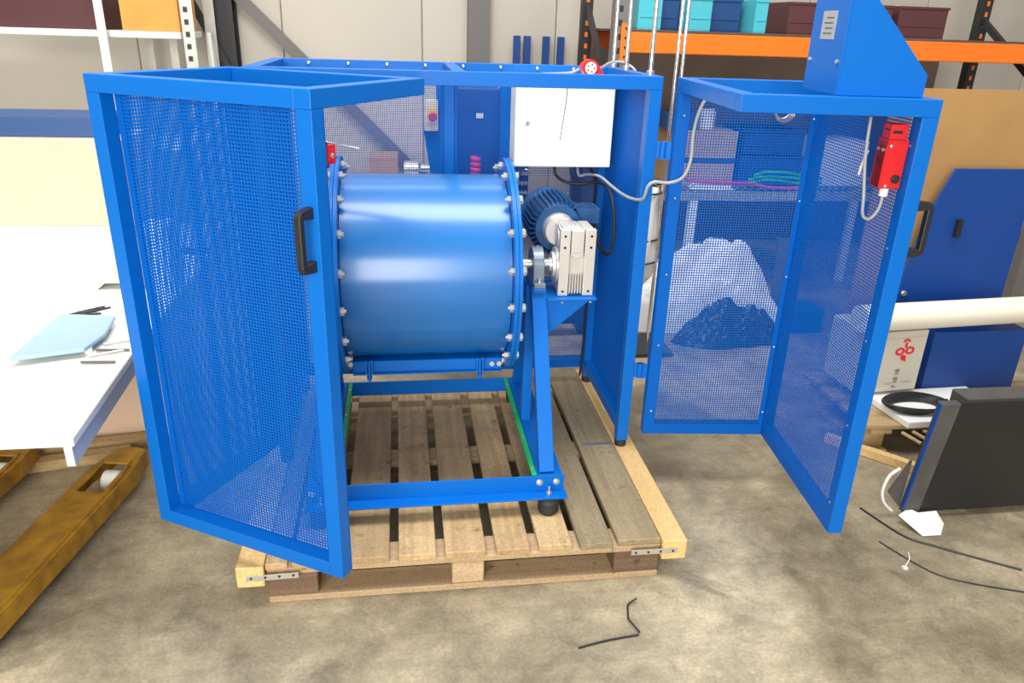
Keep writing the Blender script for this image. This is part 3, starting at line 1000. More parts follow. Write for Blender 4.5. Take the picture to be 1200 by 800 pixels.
cable('door_cable', [(1.10, 1.05, 1.115), (1.105, 1.03, 1.085), (1.13, 1.0, 1.095), (1.16, 0.93, 1.10), (1.172, 0.80, 1.09), (1.18, 0.68, 1.085), (1.196, 0.60, 1.085), (1.208, 0.535, 1.10), (1.215, 0.515, 1.145), (1.235, 0.51, 1.16), (1.28, 0.505, 1.158), (1.318, 0.485, 1.18), (1.335, 0.48, 1.235), (1.334, 0.48, 1.32), (1.342, 0.475, 1.385), (1.365, 0.48, 1.425), (1.40, 0.49, 1.432)], 0.0055, GREY, 'grey cable looping from the enclosure across to the right cage door')
# socket on top with cable
pg = thing('red_plug', 'round red power plug with a white face lying on top of the enclosure', 'plug', (1.10, 0.99, 1.4505))
m_ = MB()
m_.lathe((1.105, 0.955, 1.481), (0, 1, 0), [(0, 0.0295), (0.045, 0.0295), (0.055, 0.025), (0.10, 0.02)], 28, RED)
m_.prism([(1.13, 0.965, 1.50), (1.13, 0.965, 1.455), (1.165, 0.965, 1.4515)], (0, 0.03, 0), RED)
m_.build('shell', parent=pg)
m_ = MB().lathe((1.105, 0.9545, 1.481), (0, -1, 0), [(0, 0.021), (0.002, 0.021)], 24, WHITE)
for k in range(5):
    an = 2 * PI * k / 5
    m_.cyl((1.105 + 0.012 * math.cos(an), 0.9522, 1.481 + 0.012 * math.sin(an)), (1.105 + 0.012 * math.cos(an), 0.9505, 1.481 + 0.012 * math.sin(an)), 0.003, 8, DRED)
m_.build('contact_face', parent=pg)
cable('plug_cable', [(0.93, 0.985, 1.456), (1.0, 1.03, 1.456), (1.06, 1.06, 1.460), (1.105, 1.05, 1.482), (1.15, 1.03, 1.475), (1.19, 1.0, 1.500), (1.235, 0.96, 1.5), (1.27, 0.92, 1.46), (1.275, 0.9, 1.36), (1.27, 0.88, 1.28)], 0.0048, GREY, 'dark grey flexible cable arching over the top of the cage from the red plug')
m_ = MB().tube([(0.948, 0.606, 1.452), (0.948, 0.607, 1.40), (0.940, 0.607, 1.33), (0.934, 0.607, 1.275)], 0.0013, 6, BLACK)
tag(m_.build('cable_tie'), 'thin black cable tie hanging down in front of the white enclosure', 'cable tie')

# ================================================================== background left
def crate(name, x0, x1, y0, y1, z0, z1, mt, label, cat='box', group=None, open_=False, tape=False, rz=0.0):
    m_ = MB()
    if open_:
        w_ = 0.006
        m_.box(x0, x1, y0, y1, z0, z0 + w_, mt)
        m_.box(x0, x1, y0, y0 + w_, z0 + w_, z1, mt).box(x0, x1, y1 - w_, y1, z0 + w_, z1, mt)
        m_.box(x0, x0 + w_, y0 + w_, y1 - w_, z0 + w_, z1, mt).box(x1 - w_, x1, y0 + w_, y1 - w_, z0 + w_, z1, mt)
        m_.box(x0 - 0.006, x1 + 0.006, y0 - 0.006, y0, z1 - 0.015, z1, mt)
        m_.box(x0 + 0.01, x1 - 0.01, y0 - 0.004, y0, z0 + (z1 - z0) * 0.35, z0 + (z1 - z0) * 0.42, mt)
    else:
        m_.box(x0, x1, y0, y1, z0, z1, mt, rz)
        cx = (x0 + x1) / 2
        m_.box(cx - 0.002, cx + 0.002, y0 - 0.0005, y1 + 0.0005, z1 - 0.001, z1 + 0.001, mt, rz)
        if tape:
            m_.box(x0 - 0.0004, x1 + 0.0004, y0 - 0.001, y0, z0 + (z1 - z0) * 0.42, z0 + (z1 - z0) * 0.52, DBLUE)
    o = m_.build(name, bevel=0.003)
    return tag(o, label, cat, group)

rk = thing('shelf_rack', 'white and galvanised steel shelf rack against the back wall, left', 'rack', (-1.7, 3.65, 0))
for zz in (1.475, 0.8, 0.15):
    MB().box(-2.6, -0.90, 3.4, 3.95, zz, zz + 0.04, WHITE).build('shelf', parent=rk, bevel=0.004)
for (x, y, mt, wd) in ((-1.335, 3.34, WHITE, 0.05), (-1.255, 3.97, GALV, 0.045), (-1.10, 3.97, GALV, 0.05), (-0.845, 3.37, GALV, 0.07), (-0.845, 3.97, GALV, 0.07), (-2.62, 3.37, GALV, 0.06)):
    q_ = MB()
    q_.box(x - wd / 2, x + wd / 2, y, y + 0.004, 0, 2.3, mt)
    q_.box(x - wd / 2, x - wd / 2 + 0.004, y + 0.004, y + 0.05, 0, 2.3, mt)
    q_.build('upright', parent=rk)
m_ = MB()
for k in range(24):
    m_.box(-0.862, -0.838, 3.3655, 3.3695, 0.65 + k * 0.07, 0.68 + k * 0.07, DARK)
tag(m_.build('slot_pattern', parent=rk), kind='stuff')
crate('amber_crate', -1.24, -0.905, 3.42, 3.85, 1.516, 1.75, AMBER, 'orange plastic crate on the top shelf of the left rack', 'crate')
crate('brown_carton', -1.95, -1.36, 3.45, 3.85, 1.516, 1.72, MAROON, 'dark brown carton on the top shelf, left of the orange crate', 'box')
tag(MB().cyl((-0.79, 3.80, 0.0), (-0.835, 3.86, 1.51), 0.016, 10, WHITE).build('white_pipe'), 'white pipe leaning upright beside the dark column', 'pipe')

# bench at the left
bn = thing('workbench', 'white-topped workbench at the left edge with boxes and foam on it', 'bench', (-0.9, 0.35, 0))
MB().prism([(-1.5, -0.12, 0.625), (-0.39, -0.12, 0.625), (-0.41, 0.4, 0.625), (-0.42, 1.5, 0.625), (-1.5, 1.5, 0.625)], (0, 0, 0.025), BENCH).build('bench_top', parent=bn, bevel=0.003)
MB().prism([(-0.405, -0.10, 0.56), (-0.425, 0.4, 0.56), (-0.435, 1.48, 0.56), (-0.455, 1.48, 0.56), (-0.445, 0.4, 0.56), (-0.425, -0.10, 0.56)], (0, 0, 0.0645), BEDGE).build('apron', parent=bn)
for (x, y) in ((-0.86, -0.06), (-0.50, 1.40), (-1.44, -0.06), (-1.44, 1.40)):
    MB().box(x - 0.025, x + 0.025, y - 0.025, y + 0.025, 0, 0.62, BEDGE).build('leg', parent=bn)
crate('carton', -1.25, -0.52, 1.05, 1.36, 0.0, 0.40, PCARD, 'large pale cardboard carton under the workbench', 'box')
fm = MB()
fm.prism([(-1.15, 1.02, 0.6505), (-0.72, 1.02, 0.6505), (-0.69, 1.02, 0.675), (-0.62, 1.02, 0.675), (-0.60, 1.02, 0.6505), (-0.56, 1.02, 0.6505), (-0.56, 1.02, 0.835), (-1.15, 1.02, 0.835)], (0, 0.35, 0), FOAM)
tag(fm.build('foam_block', bevel=0.004), 'white polystyrene packing block with a notch on the workbench', 'foam')
tag(MB().box(-1.15, -0.57, 1.01, 1.37, 0.8355, 0.895, BEDGE).build('grey_board', bevel=0.004), 'flat grey-white board lying on the polystyrene block', 'board')
crate('carton', -1.12, -0.55, 1.02, 1.36, 0.8955, 1.20, PCARD, 'pale cardboard carton standing on the grey board at the bench end', 'box')
crate('tool_case', -1.05, -0.60, 1.08, 1.32, 1.2015, 1.27, DBLUE, 'dark blue case on top of the pale carton at far left', 'case')
crate('white_carton', -0.53, -0.43, 0.98, 1.12, 0.6505, 0.90, WHITE, 'small white box upright on the bench behind the left door mesh', 'box')
pd_ = thing('blue_tray', 'pale blue plastic tray on the workbench beside tools', 'tray', (-0.6, 0.5, 0.6505))
rzz = R(-34)
m_ = MB().prism([(-0.535, 0.66, 0.668), (-0.72, 0.69, 0.668), (-0.72, 0.32, 0.668), (-0.535, 0.38, 0.668), (-0.515, 0.5, 0.668)], (0, 0, 0.012), PALE)
m_.build('plate', parent=pd_, bevel=0.002)
m_ = MB()
for (x, y) in ((-0.54, 0.62), (-0.54, 0.42), (-0.69, 0.4), (-0.69, 0.62)):
    m_.cyl((x, y, 0.6505), (x, y, 0.668), 0.012, 10, WHITE)
m_.build('foot', parent=pd_)
for i in range(5):
    x = -0.72 + 0.011 * i
    a_ = random.uniform(-0.25, 0.25)
    m_ = MB().cyl((x, 0.74 + 0.012 * (i % 3), 0.656), (x + 0.07, 0.79 + a_ * 0.15, 0.654), 0.0035, 6, BLACK)
    tag(m_.build('black_pencil'), ('farthest left', 'second', 'third', 'fourth', 'fifth')[i] + ' thin black rod of the loose bundle behind the blue tray', 'rod', 'loose black rods behind the blue tray')
for i in range(4):
    x = -0.50 + 0.006 * i
    y = 0.33 + i * 0.045
    m_ = MB().cyl((x - 0.03, y, 0.657), (x + 0.065, y + 0.05 * (i % 2), 0.655), 0.004, 6, STEEL if i % 2 else MGREY)
    tag(m_.build('steel_pin'), ('nearest', 'second', 'third', 'farthest')[i] + ' short pin of the row beside the blue tray', 'pin', 'pins beside the blue tray')

# pallet jack
pj = thing('pallet_jack', 'worn yellow pallet jack with its fork tips at lower left', 'pallet jack', (-0.8, -0.2, 0))
def fork(xc, yt):
    q = MB()
    W = 0.080
    ang = R(-10)
    ca, sa = math.cos(ang), math.sin(ang)
    def T(x, y, zz):
        return Vector((xc + x * ca - y * sa, yt + x * sa + y * ca, zz))
    outer = [(-W, -1.15), (W, -1.15), (W, -0.16), (0.055, -0.02), (0.02, 0.0), (-0.02, 0.0), (-0.055, -0.02), (-W, -0.16)]
    # top plate as pieces around the wheel slot
    hx0, hx1, hy0, hy1 = -0.048, 0.040, -0.30, -0.115
    z1, z0 = 0.105, 0.098
    def plate(pts):
        q.prism([T(x, y, z0) for x, y in pts], (0, 0, z1 - z0), JACK)
    plate([(-W, -1.15), (W, -1.15), (W, hy0), (-W, hy0)])
    plate([(-W, hy0), (hx0, hy0), (hx0, hy1), (-W, -0.16), ])
    plate([(hx1, hy0), (W, hy0), (W, -0.16), (hx1, hy1)])
    plate([(-W, -0.16), (hx0, hy1), (hx1, hy1), (W, -0.16), (0.055, -0.02), (0.02, 0), (-0.02, 0), (-0.055, -0.02)])
    for i in range(len(outer)):
        a, b = outer[i], outer[(i + 1) % len(outer)]
        A, B_ = T(*a, 0.07), T(*b, 0.07)
        q.beam(A, B_, 0.006, 0.056, JACK)
    f = q.build('fork', parent=pj, bevel=0.0015)
    # raised weld ridge
    r_ = MB().tube([T(0.062, -0.95, 0.106), T(0.062, -0.3, 0.106), T(0.055, -0.18, 0.107), T(0.04, -0.10, 0.106)], 0.005, 6, JACK, 3)
    r_.build('weld_ridge', parent=f)
    w1 = MB().lathe(T(-0.012, -0.155, 0.055), (ca, sa, 0), [(-0.020, 0.035), (-0.017, 0.038), (0.035, 0.038), (0.038, 0.035)], 24, WHITE)
    w1.cyl(T(-0.045, -0.155, 0.055), T(0.045, -0.155, 0.055), 0.010, 12, STEEL)
    w1.build('roller', parent=f)
fork(-0.605, 0.79)
fork(-1.02, 0.88)
m_ = MB().box(-1.32, -0.78, -0.52, -0.32, 0.05, 0.30, JACK, R(-10))
m_.cyl((-1.05, -0.45, 0.28), (-1.08, -0.5, 0.48), 0.05, 20, JACK)
m_.build('body', parent=pj, bevel=0.01, seg=2)
m_ = MB().cyl((-1.08, -0.5, 0.45), (-1.25, -0.95, 1.1), 0.018, 12, BLACK)
m_.tube([(-1.36, -0.93, 1.09), (-1.38, -0.98, 1.2), (-1.27, -1.0, 1.26), (-1.16, -0.98, 1.2), (-1.14, -0.93, 1.09)], 0.014, 10, BLACK)
m_.build('handle', parent=pj)
m_ = MB().cyl((-1.13, -0.47, 0.0905), (-1.00, -0.45, 0.0905), 0.09, 24, BLACK)
m_.build('wheel', parent=pj)
# timbers on floor left
for (a, b, lab) in (((-1.3, 0.76, 0.021), (-0.66, 0.90, 0.021), 'pale timber batten on the floor behind the pallet jack forks, nearer one'),
                    ((-1.3, 0.88, 0.021), (-0.60, 1.00, 0.021), 'pale timber batten on the floor close to the cardboard carton')):
    tag(MB().beam(a, b, 0.05, 0.04, ROUGHW).build('batten'), lab, 'timber')

# ================================================================== background centre
ps = thing('bar_hanger', 'four short blue steel bars hung on a rail on the back wall', 'wall rack', (1.45, 4.1, 0.9))
for x in (1.295, 1.372, 1.515, 1.628):
    MB().box(x - 0.024, x + 0.024, 4.10, 4.15, 0.95, 1.548, NAVY).build('steel_bar', parent=ps, bevel=0.002)
MB().box(1.22, 1.70, 4.15, 4.199, 1.20, 1.26, NAVY).build('rail', parent=ps)

wb2 = thing('packing_bench', 'low galvanised bench against the back wall behind the drum', 'bench', (0.4, 3.8, 0))
MB().box(-0.35, 1.15, 3.45, 3.98, 0.52, 0.56, GALV).build('bench_top', parent=wb2)
for (x, y) in ((-0.3, 3.5), (1.1, 3.5), (-0.3, 3.93), (1.1, 3.93)):
    MB().box(x - 0.03, x + 0.03, y - 0.03, y + 0.03, 0, 0.52, GALV).build('leg', parent=wb2)
crate('carton', 0.20, 0.40, 3.55, 3.85, 0.561, 0.74, CARD, 'brown cardboard carton on the rear workbench behind the drum', 'box')
m_ = MB()
m_.lathe((0.44, 3.6, 0.66), (1, 0, 0), [(0, 0.05), (0.02, 0.055), (0.10, 0.055), (0.12, 0.035), (0.18, 0.03)], 20, STEEL)
m_.box(0.44, 0.60, 3.56, 3.66, 0.561, 0.62, MGREY)
tag(m_.build('bench_motor'), 'small silver motor on a grey base on the rear workbench', 'motor')

bm = thing('second_blue_machine', 'blue machine with a cream emergency-stop box standing behind the cage', 'machine', (0.9, 2.25, 0))
MB().box(0.66, 0.93, 2.05, 2.45, 0.12, 1.32, NAVY).build('cabinet', parent=bm, bevel=0.004)
MB().box(0.60, 0.655, 2.0, 2.05, 0.0, 1.36, BLUE).build('post', parent=bm, bevel=0.002)
MB().box(0.915, 0.965, 2.0, 2.05, 0.0, 1.36, BLUE).build('post', parent=bm, bevel=0.002)
MB().box(0.60, 1.46, 2.0, 2.06, 0.085, 0.20, NAVY).build('base_frame', parent=bm, bevel=0.002)
MB().box(0.60, 1.46, 2.45, 2.51, 0.085, 0.20, NAVY).build('base_frame', parent=bm, bevel=0.002)
MB().box(1.40, 1.46, 2.06, 2.45, 0.0, 0.20, NAVY).build('base_frame', parent=bm, bevel=0.002)
MB().prism([(0.535, 2.0, 1.13), (0.598, 2.0, 1.13), (0.598, 2.0, 0.75), (0.57, 2.0, 0.90)], (0, 0.05, 0), BLUE).build('box_bracket', parent=bm)
sb = MB().box(0.540, 0.605, 1.965, 1.999, 1.125, 1.272, CREAM)
sb = sb.build('stop_box', parent=bm, bevel=0.004)
sb['label'] = 'cream switch box'
m_ = MB().box(0.555, 0.603, 1.961, 1.965, 1.19, 1.232, YEL)
m_.lathe((0.578, 1.961, 1.197), (0, -1, 0), [(0, 0.012), (0.014, 0.012), (0.015, 0.021), (0.022, 0.021), (0.026, 0.016)], 24, RED)
m_.build('stop_button', parent=sb)['label'] = 'red mushroom button on a yellow plate'
m_ = MB()
for k in range(4):
    m_.lathe((0.79, 1.99, 0.90 + 0.026 * k), (0.2, 0, 1), [(0, 0.022), (0.008, 0.028), (0.016, 0.028), (0.024, 0.022)], 16, PINK)
m_.build('red_coil', parent=bm)['label'] = 'pinkish red ribbed coil'
m_ = MB()
m_.box(0.665, 0.70, 2.046, 2.0495, 1.18, 1.20, WHITE).box(0.80, 0.835, 2.046, 2.0495, 1.18, 1.205, WHITE)
m_.build('sticker', parent=bm)
tag(MB().cyl((0.655, 1.93, 1.20), (0.655, 1.93, 1.45), 0.004, 8, WHITE).build('white_rod', parent=bm))
m_ = MB()
m_.box(1.02, 1.085, 2.1, 2.2, 0.75, 0.95, NAVY)
m_.box(0.96, 1.03, 2.12, 2.18, 0.78, 0.84, NAVY)
m_.build('pump_column', parent=bm, bevel=0.003)
m_ = MB()
for k in range(9):
    m_.lathe((1.03 + 0.02 * (k % 3), 2.098, 0.80 + 0.05 * (k // 3)), (0, -1, 0), [(0, 0.011), (0.012, 0.011), (0.012, 0.006), (0.02, 0.006)], 8, STEEL)
m_.tube([(1.03, 2.08, 0.9), (1.06, 2.04, 0.93), (1.10, 2.06, 0.90)], 0.006, 8, STEEL)
tag(m_.build('fittings', parent=bm), kind='stuff')

# waste sack stand with tall chrome posts
ss = thing('sack_stand', 'tall chrome double-post sack stand between the cage and its right door', 'sack stand', (1.72, 1.8, 0))
for x in (1.722, 1.752):
    MB().cyl((x, 1.80, 0.02), (x, 1.80, 2.2), 0.0085, 12, CHROME).build('post', parent=ss)
m_ = MB().box(1.52, 1.84, 1.70, 2.0, 0.0, 0.02, DARK)
m_.build('foot_plate', parent=ss)
for zz in (0.86, 0.62, 0.50):
    m_ = MB().tube([(1.722, 1.80, zz), (1.66, 1.76, zz), (1.58, 1.78, zz), (1.56, 1.86, zz), (1.62, 1.92, zz), (1.70, 1.88, zz), (1.735, 1.81, zz)], 0.005, 8, DARK)
    m_.build('ring', parent=ss)


def lump(name, mats, cx, cy, sx, sy, sz, z0, seed, res=44, sharp=0.5, freq=3.0):
    """crumpled heap: height field over an ellipse, draping to the ground"""
    bmv = MB()
    vs, fs = [], []
    n = res
    for i in range(n + 1):
        for j in range(n + 1):
            u, v = i / n * 2 - 1, j / n * 2 - 1
            r = math.hypot(u, v)
            s = max(abs(u), abs(v), 1e-6)
            u2, v2 = u * s / max(r, 1e-6), v * s / max(r, 1e-6)
            rr = math.hypot(u2, v2)
            ang = math.atan2(v2, u2)
            k = 1 + 0.22 * noise.noise(Vector((math.cos(ang) * 1.3, math.sin(ang) * 1.3, seed)))
            p = Vector((u2 * freq * 0.5, v2 * freq * 0.5, seed))
            h = (1 - rr ** 2.6) * (0.75 + 0.5 * noise.noise(p))
            ridge = 1 - abs(noise.noise(p * 2.3))
            h += sharp * 0.25 * (ridge - 0.7) * (1 - rr ** 4)
            h += sharp * 0.10 * (0.5 - abs(noise.noise(p * 5.7))) * (1 - rr ** 4)
            vs.append((cx + u2 * sx * k, cy + v2 * sy * k, z0 + max(0, h) * sz))
    for i in range(n):
        for j in range(n):
            a = i * (n + 1) + j
            fs.append((a, a + n + 1, a + n + 2, a + 1))
    bmv.add(vs, fs, mats, True)
    return bmv


sk = MB()
# hanging sack: pinched rings
rg = []
for k, (zz, r_) in enumerate(((0.875, 0.085), (0.86, 0.095), (0.80, 0.088), (0.70, 0.10), (0.60, 0.105), (0.50, 0.10), (0.42, 0.085), (0.37, 0.04))):
    ring = []
    for q in range(24):
        an = 2 * PI * q / 24
        rr_ = r_ * (1 + 0.12 * math.sin(an * 5 + k * 0.6) + 0.06 * math.sin(an * 11 + k))
        ring.append(Vector((1.64 + rr_ * 0.85 * math.cos(an), 1.84 + rr_ * 0.75 * math.sin(an), zz)))
    rg.append(ring)
sk.rings(rg, BAG)
tag(sk.build('waste_sack'), 'white plastic sack hanging in the chrome stand', 'sack')

# ================================================================== heap of plastic behind the right door
tag(lump('x', BAG, 2.12, 2.19, 0.56, 0.19, 0.50, 0.0, 4.7, res=80, sharp=0.9, freq=5.0).build('plastic_sheet_heap'), 'crumpled heap of white plastic sheeting on the floor seen through the right door', 'plastic sheeting')
tag(lump('x', DBAG, 2.22, 1.90, 0.34, 0.11, 0.22, 0.0, 8.3, res=80, sharp=1.6, freq=7).build('dark_film_heap'), 'dark crumpled plastic film in front of the white sheeting heap', 'plastic film')
crate('blue_crate', 2.66, 2.84, 1.98, 2.16, 0.0, 0.14, BLUE, 'small blue crate on the floor right of the plastic heap', 'crate')
tag(MB().beam((2.73, 2.26, 0.0), (2.76, 2.37, 0.47), 0.16, 0.008, MGREY, up=(0, 1, 0)).build('grey_flap'), 'grey sheet flap leaning above the small blue crate', 'sheet')

# ================================================================== table with wire deck
tb = thing('wire_deck_table', 'low steel table with a wire mesh deck, seen through the right door', 'table', (2.7, 2.7, 0))
MB().box(1.95, 3.55, 2.40, 2.425, 0.690, 0.738, GALV).build('front_beam', parent=tb)
MB().box(1.95, 3.55, 2.95, 2.975, 0.690, 0.738, GALV).build('rear_beam', parent=tb)
for (x, y) in ((2.135, 2.40), (3.5, 2.40), (2.0, 2.93), (3.5, 2.93)):
    MB().box(x - 0.025, x + 0.025, y, y + 0.04, 0, 0.69, WHITE).build('leg', parent=tb)
m_ = MB()
for k in range(33):
    x = 1.96 + k * 0.0495
    m_.cyl((x, 2.385, 0.741), (x, 2.98, 0.741), 0.003, 5, STEEL)
    m_.cyl((x, 2.386, 0.741), (x, 2.386, 0.705), 0.004, 5, STEEL)
for k in range(8):
    m_.cyl((1.95, 2.40 + k * 0.08, 0.746), (3.55, 2.40 + k * 0.08, 0.746), 0.003, 5, STEEL)
tag(m_.build('wire_deck', parent=tb), kind='stuff')
crate('carton', 2.03, 2.42, 2.56, 2.90, 0.751, 1.07, CARD, 'taped cardboard carton at the left end of the wire-deck table', 'box', tape=True)
m_ = MB().box(1.98, 2.18, 2.60, 2.86, 1.0725, 1.17, DBLUE)
tag(m_.build('blue_case', bevel=0.003), 'dark blue case lying on the taped carton', 'case')
tag(MB().lathe((2.26, 2.7, 1.0725), (0, 0, 1), [(0, 0.055), (0.10, 0.06), (0.102, 0.05), (0.115, 0.05)], 20, WHITE).build('white_tub'), 'white tub standing on the taped carton', 'tub')
crate('stacking_bin', 2.46, 2.86, 2.56, 2.9, 0.751, 0.93, NAVY, 'lower dark blue stacking bin on the wire-deck table', 'bin', open_=True)
crate('stacking_bin', 2.47, 2.85, 2.57, 2.9, 0.936, 1.08, NAVY, 'upper dark blue stacking bin on the wire-deck table', 'bin', open_=True)
crate('white_carton', 2.98, 3.28, 2.56, 2.88, 0.751, 1.02, WHITE, 'white carton on the wire-deck table, right of the blue bins', 'box')
tag(MB().tube([(2.05, 2.46, 0.83), (2.12, 2.44, 0.80), (2.30, 2.44, 0.79), (2.50, 2.44, 0.785), (2.60, 2.44, 0.765), (2.85, 2.44, 0.757)], 0.010, 6, PINK).build('pink_strap'), 'pink lifting strap along the front of the wire-deck table', 'strap')
for k in range(3):
    tag(MB().tube([(2.45 + 0.03 * k, 2.465, 0.775 + 0.024 * k), (2.58, 2.465, 0.80 + 0.024 * k), (2.75, 2.465, 0.79 + 0.026 * k), (2.95, 2.465, 0.762 + 0.024 * k)], 0.010, 6, GREEN).build('green_strap'),
        ('lowest', 'middle', 'topmost')[k] + ' green lifting strap in front of the stacking bins', 'strap', 'green straps on the wire-deck table')
tag(MB().prism([(2.12, 2.43, 0.75), (2.38, 2.43, 0.75), (2.36, 2.43, 0.775), (2.15, 2.43, 0.78)], (0, 0.08, 0), FOAM).build('white_pad'), 'white foam pad on the front edge of the wire-deck table', 'pad')

# ================================================================== pallet racking
rr = thing('pallet_racking', 'orange-beamed pallet racking at the back right', 'rack', (3.0, 2.9, 0))
def upright(x, y, mt):
    q = MB()
    q.box(x - 0.035, x + 0.035, y, y + 0.006, 0, 3.0, mt).box(x - 0.035, x - 0.029, y + 0.006, y + 0.07, 0, 3.0, mt).box(x + 0.029, x + 0.035, y + 0.006, y + 0.07, 0, 3.0, mt)
    u_ = q.build('upright', parent=rr)
    h = MB()
    for k in range(10):
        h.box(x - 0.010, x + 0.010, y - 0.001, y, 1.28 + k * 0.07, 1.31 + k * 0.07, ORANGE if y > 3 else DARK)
    tag(h.build('slot_pattern', parent=u_), kind='stuff')
for x in (1.60, 4.45):
    upright(x, 2.40, COLM)
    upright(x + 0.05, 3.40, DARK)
    for k in range(3):
        MB().beam((x, 2.45, 0.4 + k * 0.8), (x + 0.05, 3.42, 0.95 + k * 0.8), 0.03, 0.04, DARK).build('brace', parent=rr)
MB().box(1.64, 4.42, 2.395, 2.445, 1.497, 1.602, ORANGE).build('front_beam', parent=rr, bevel=0.004)
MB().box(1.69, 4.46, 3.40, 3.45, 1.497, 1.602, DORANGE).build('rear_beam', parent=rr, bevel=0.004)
m_ = MB().box(1.605, 1.66, 2.388, 2.3945, 1.455, 1.645, ORANGE)
for k in range(4):
    m_.cyl((1.632, 2.387, 1.475 + k * 0.048), (1.632, 2.388, 1.475 + k * 0.048), 0.008, 8, DARK)
m_.build('beam_connector', parent=rr)
MB().box(1.66, 4.42, 2.40, 3.44, 1.603, 1.615, DECKSHADE).build('deck', parent=rr)
for (x0, x1, mt, lab) in ((1.70, 1.83, CYAN, 'cyan stacking bin on the orange racking, nearest the left upright'), (1.985, 2.11, CYAN, 'cyan stacking bin on the orange racking, second from the left upright'), (2.36, 2.43, CYAN, 'cyan stacking bin on the orange racking, nearest the chute box'),
                          (1.85, 1.97, DBLUE, 'dark blue bin between the two left cyan bins'), (2.14, 2.33, DBLUE, 'dark blue bin left of the cyan bin nearest the chute box'), (2.62, 2.80, MAROON, 'maroon bin behind the chute box'), (2.95, 3.25, MAROON, 'maroon bin right of the chute box'), (3.3, 3.6, MAROON, 'maroon bin at the right end of the racking')):
    zt = 1.616
    o = crate('storage_bin', x0, x1, 2.42 if mt is CYAN else 2.55, 2.85, zt, zt + 0.17, mt, lab, 'bin', 'bins on the orange racking', open_=True)
tag(MB().box(1.78, 4.7, 4.05, 4.19, 0.0, 1.52, DECKSHADE).build('shade_backing', bevel=0.004), 'dark brown sheet added at the back wall for the shade under the racking', 'shade sheet')  # dark sheet put in where the wall behind the racking lies in shade

# ================================================================== right side clutter
op = thing('broken_pallet', 'old broken wooden pallet on the floor at the right edge', 'pallet', (2.8, 0.95, 0))
for k, (y, dz, dr) in enumerate(((0.66, 0, -4), (0.80, 0.0, 2), (0.95, 0, 0), (1.12, 0, 1))):
    MB().box(2.28, 3.3, y - 0.05, y + 0.05, 0.122 + dz, 0.142 + dz, ROUGHW, R(dr)).build('deck_board', parent=op, bevel=0.002)
for x in (2.36, 2.8, 3.22):
    MB().box(x - 0.045, x + 0.045, 0.64, 1.18, 0.10, 0.1215, ROUGHW).build('cross_board', parent=op)
    MB().box(x - 0.045, x + 0.045, 0.68, 0.78, 0.02, 0.0995, ROUGHW).build('block', parent=op)
    MB().box(x - 0.045, x + 0.045, 1.05, 1.15, 0.02, 0.0995, ROUGHW).build('block', parent=op)
    MB().box(x - 0.045, x + 0.045, 0.64, 1.18, 0.0, 0.0195, ROUGHW).build('bottom_board', parent=op)
m_ = MB()
for k in range(6):
    a0 = (2.42 + 0.05 * k, 0.60 + 0.004 * k, 0.128)
    m_.beam(a0, (2.46 + 0.055 * k, 0.53 + 0.01 * (k % 3), 0.115 - 0.004 * (k % 2)), 0.012, 0.008, ROUGHW)
tag(m_.build('splinters', parent=op), kind='stuff')
tag(MB().beam((2.20, 0.77, 0.02), (2.45, 0.49, 0.02), 0.035, 0.035, PINE).build('floor_batten'), 'pale batten on the floor in front of the broken pallet', 'timber')
tag(MB().box(2.27, 2.35, 0.62, 0.70, 0.0, 0.05, PINE, R(20)).build('timber_offcut', bevel=0.002), 'small pale timber offcut on the floor beside the right door foot', 'timber') if False else None
tag(MB().frame((2.44, 0.60, 0.1435), (0.93, 0.03, 0), (-0.1, 0.95, 0), (0, 0, 1), 0, 0.55, 0, 0.30, 0, 0.03, FOAM).build('foam_sheet', bevel=0.003), 'white foam sheet on the broken pallet under the carton', 'foam')
m_ = MB()
for k in range(5):
    r_ = 0.11 + 0.008 * k
    m_.tube([(2.54 + r_ * math.cos(q * PI / 8), 0.715 + r_ * 0.55 * math.sin(q * PI / 8), 0.182 + 0.006 * k + 0.003 * math.sin(q + k)) for q in range(17)], 0.0055, 7, BLACK, 3)
tag(m_.build('cable_coil'), 'coil of black cable lying on the foam sheet', 'cable')
bx = thing('printed_carton', 'white and beige carton with a red clover-like emblem', 'box', (2.6, 0.98, 0.215))
ux = Vector((0.99, 0.10, 0.0)).normalized()
uy = Vector((-0.10, 0.99, 0)).normalized()
uz = Vector((0, 0, 1))
bo = Vector((2.345, 0.835, 0.188))
MB().frame(bo, ux, uy, uz, 0, 0.298, 0, 0.24, 0, 0.279, WCARD).build('body', parent=bx, bevel=0.003)
# printed emblem: looped figure eight, crescent on top and leaf below
def P_(x, zz, d=0.0012):
    return bo + ux * x + uz * zz - uy * d
m_ = MB()
ec = (0.196, 0.188)
def ring2(cx, cz, r1, rx, a0, a1, n=20):
    for k in range(n):
        t0, t1 = a0 + (a1 - a0) * k / n, a0 + (a1 - a0) * (k + 1) / n
        m_.add([P_(cx + rx * r1 * math.cos(t0), cz + r1 * math.sin(t0)), P_(cx + rx * r1 * math.cos(t1), cz + r1 * math.sin(t1)),
                P_(cx + rx * (r1 - 0.0100) * math.cos(t1), cz + (r1 - 0.0100) * math.sin(t1)), P_(cx + rx * (r1 - 0.0100) * math.cos(t0), cz + (r1 - 0.0100) * math.sin(t0))], [(0, 1, 2, 3)], INK)
ring2(ec[0] - 0.024, ec[1], 0.019, 1.25, 0, 2 * PI)
ring2(ec[0] + 0.024, ec[1] + 0.003, 0.019, 1.25, 0, 2 * PI)
ring2(ec[0], ec[1] + 0.042, 0.017, 1.1, R(0), R(180))
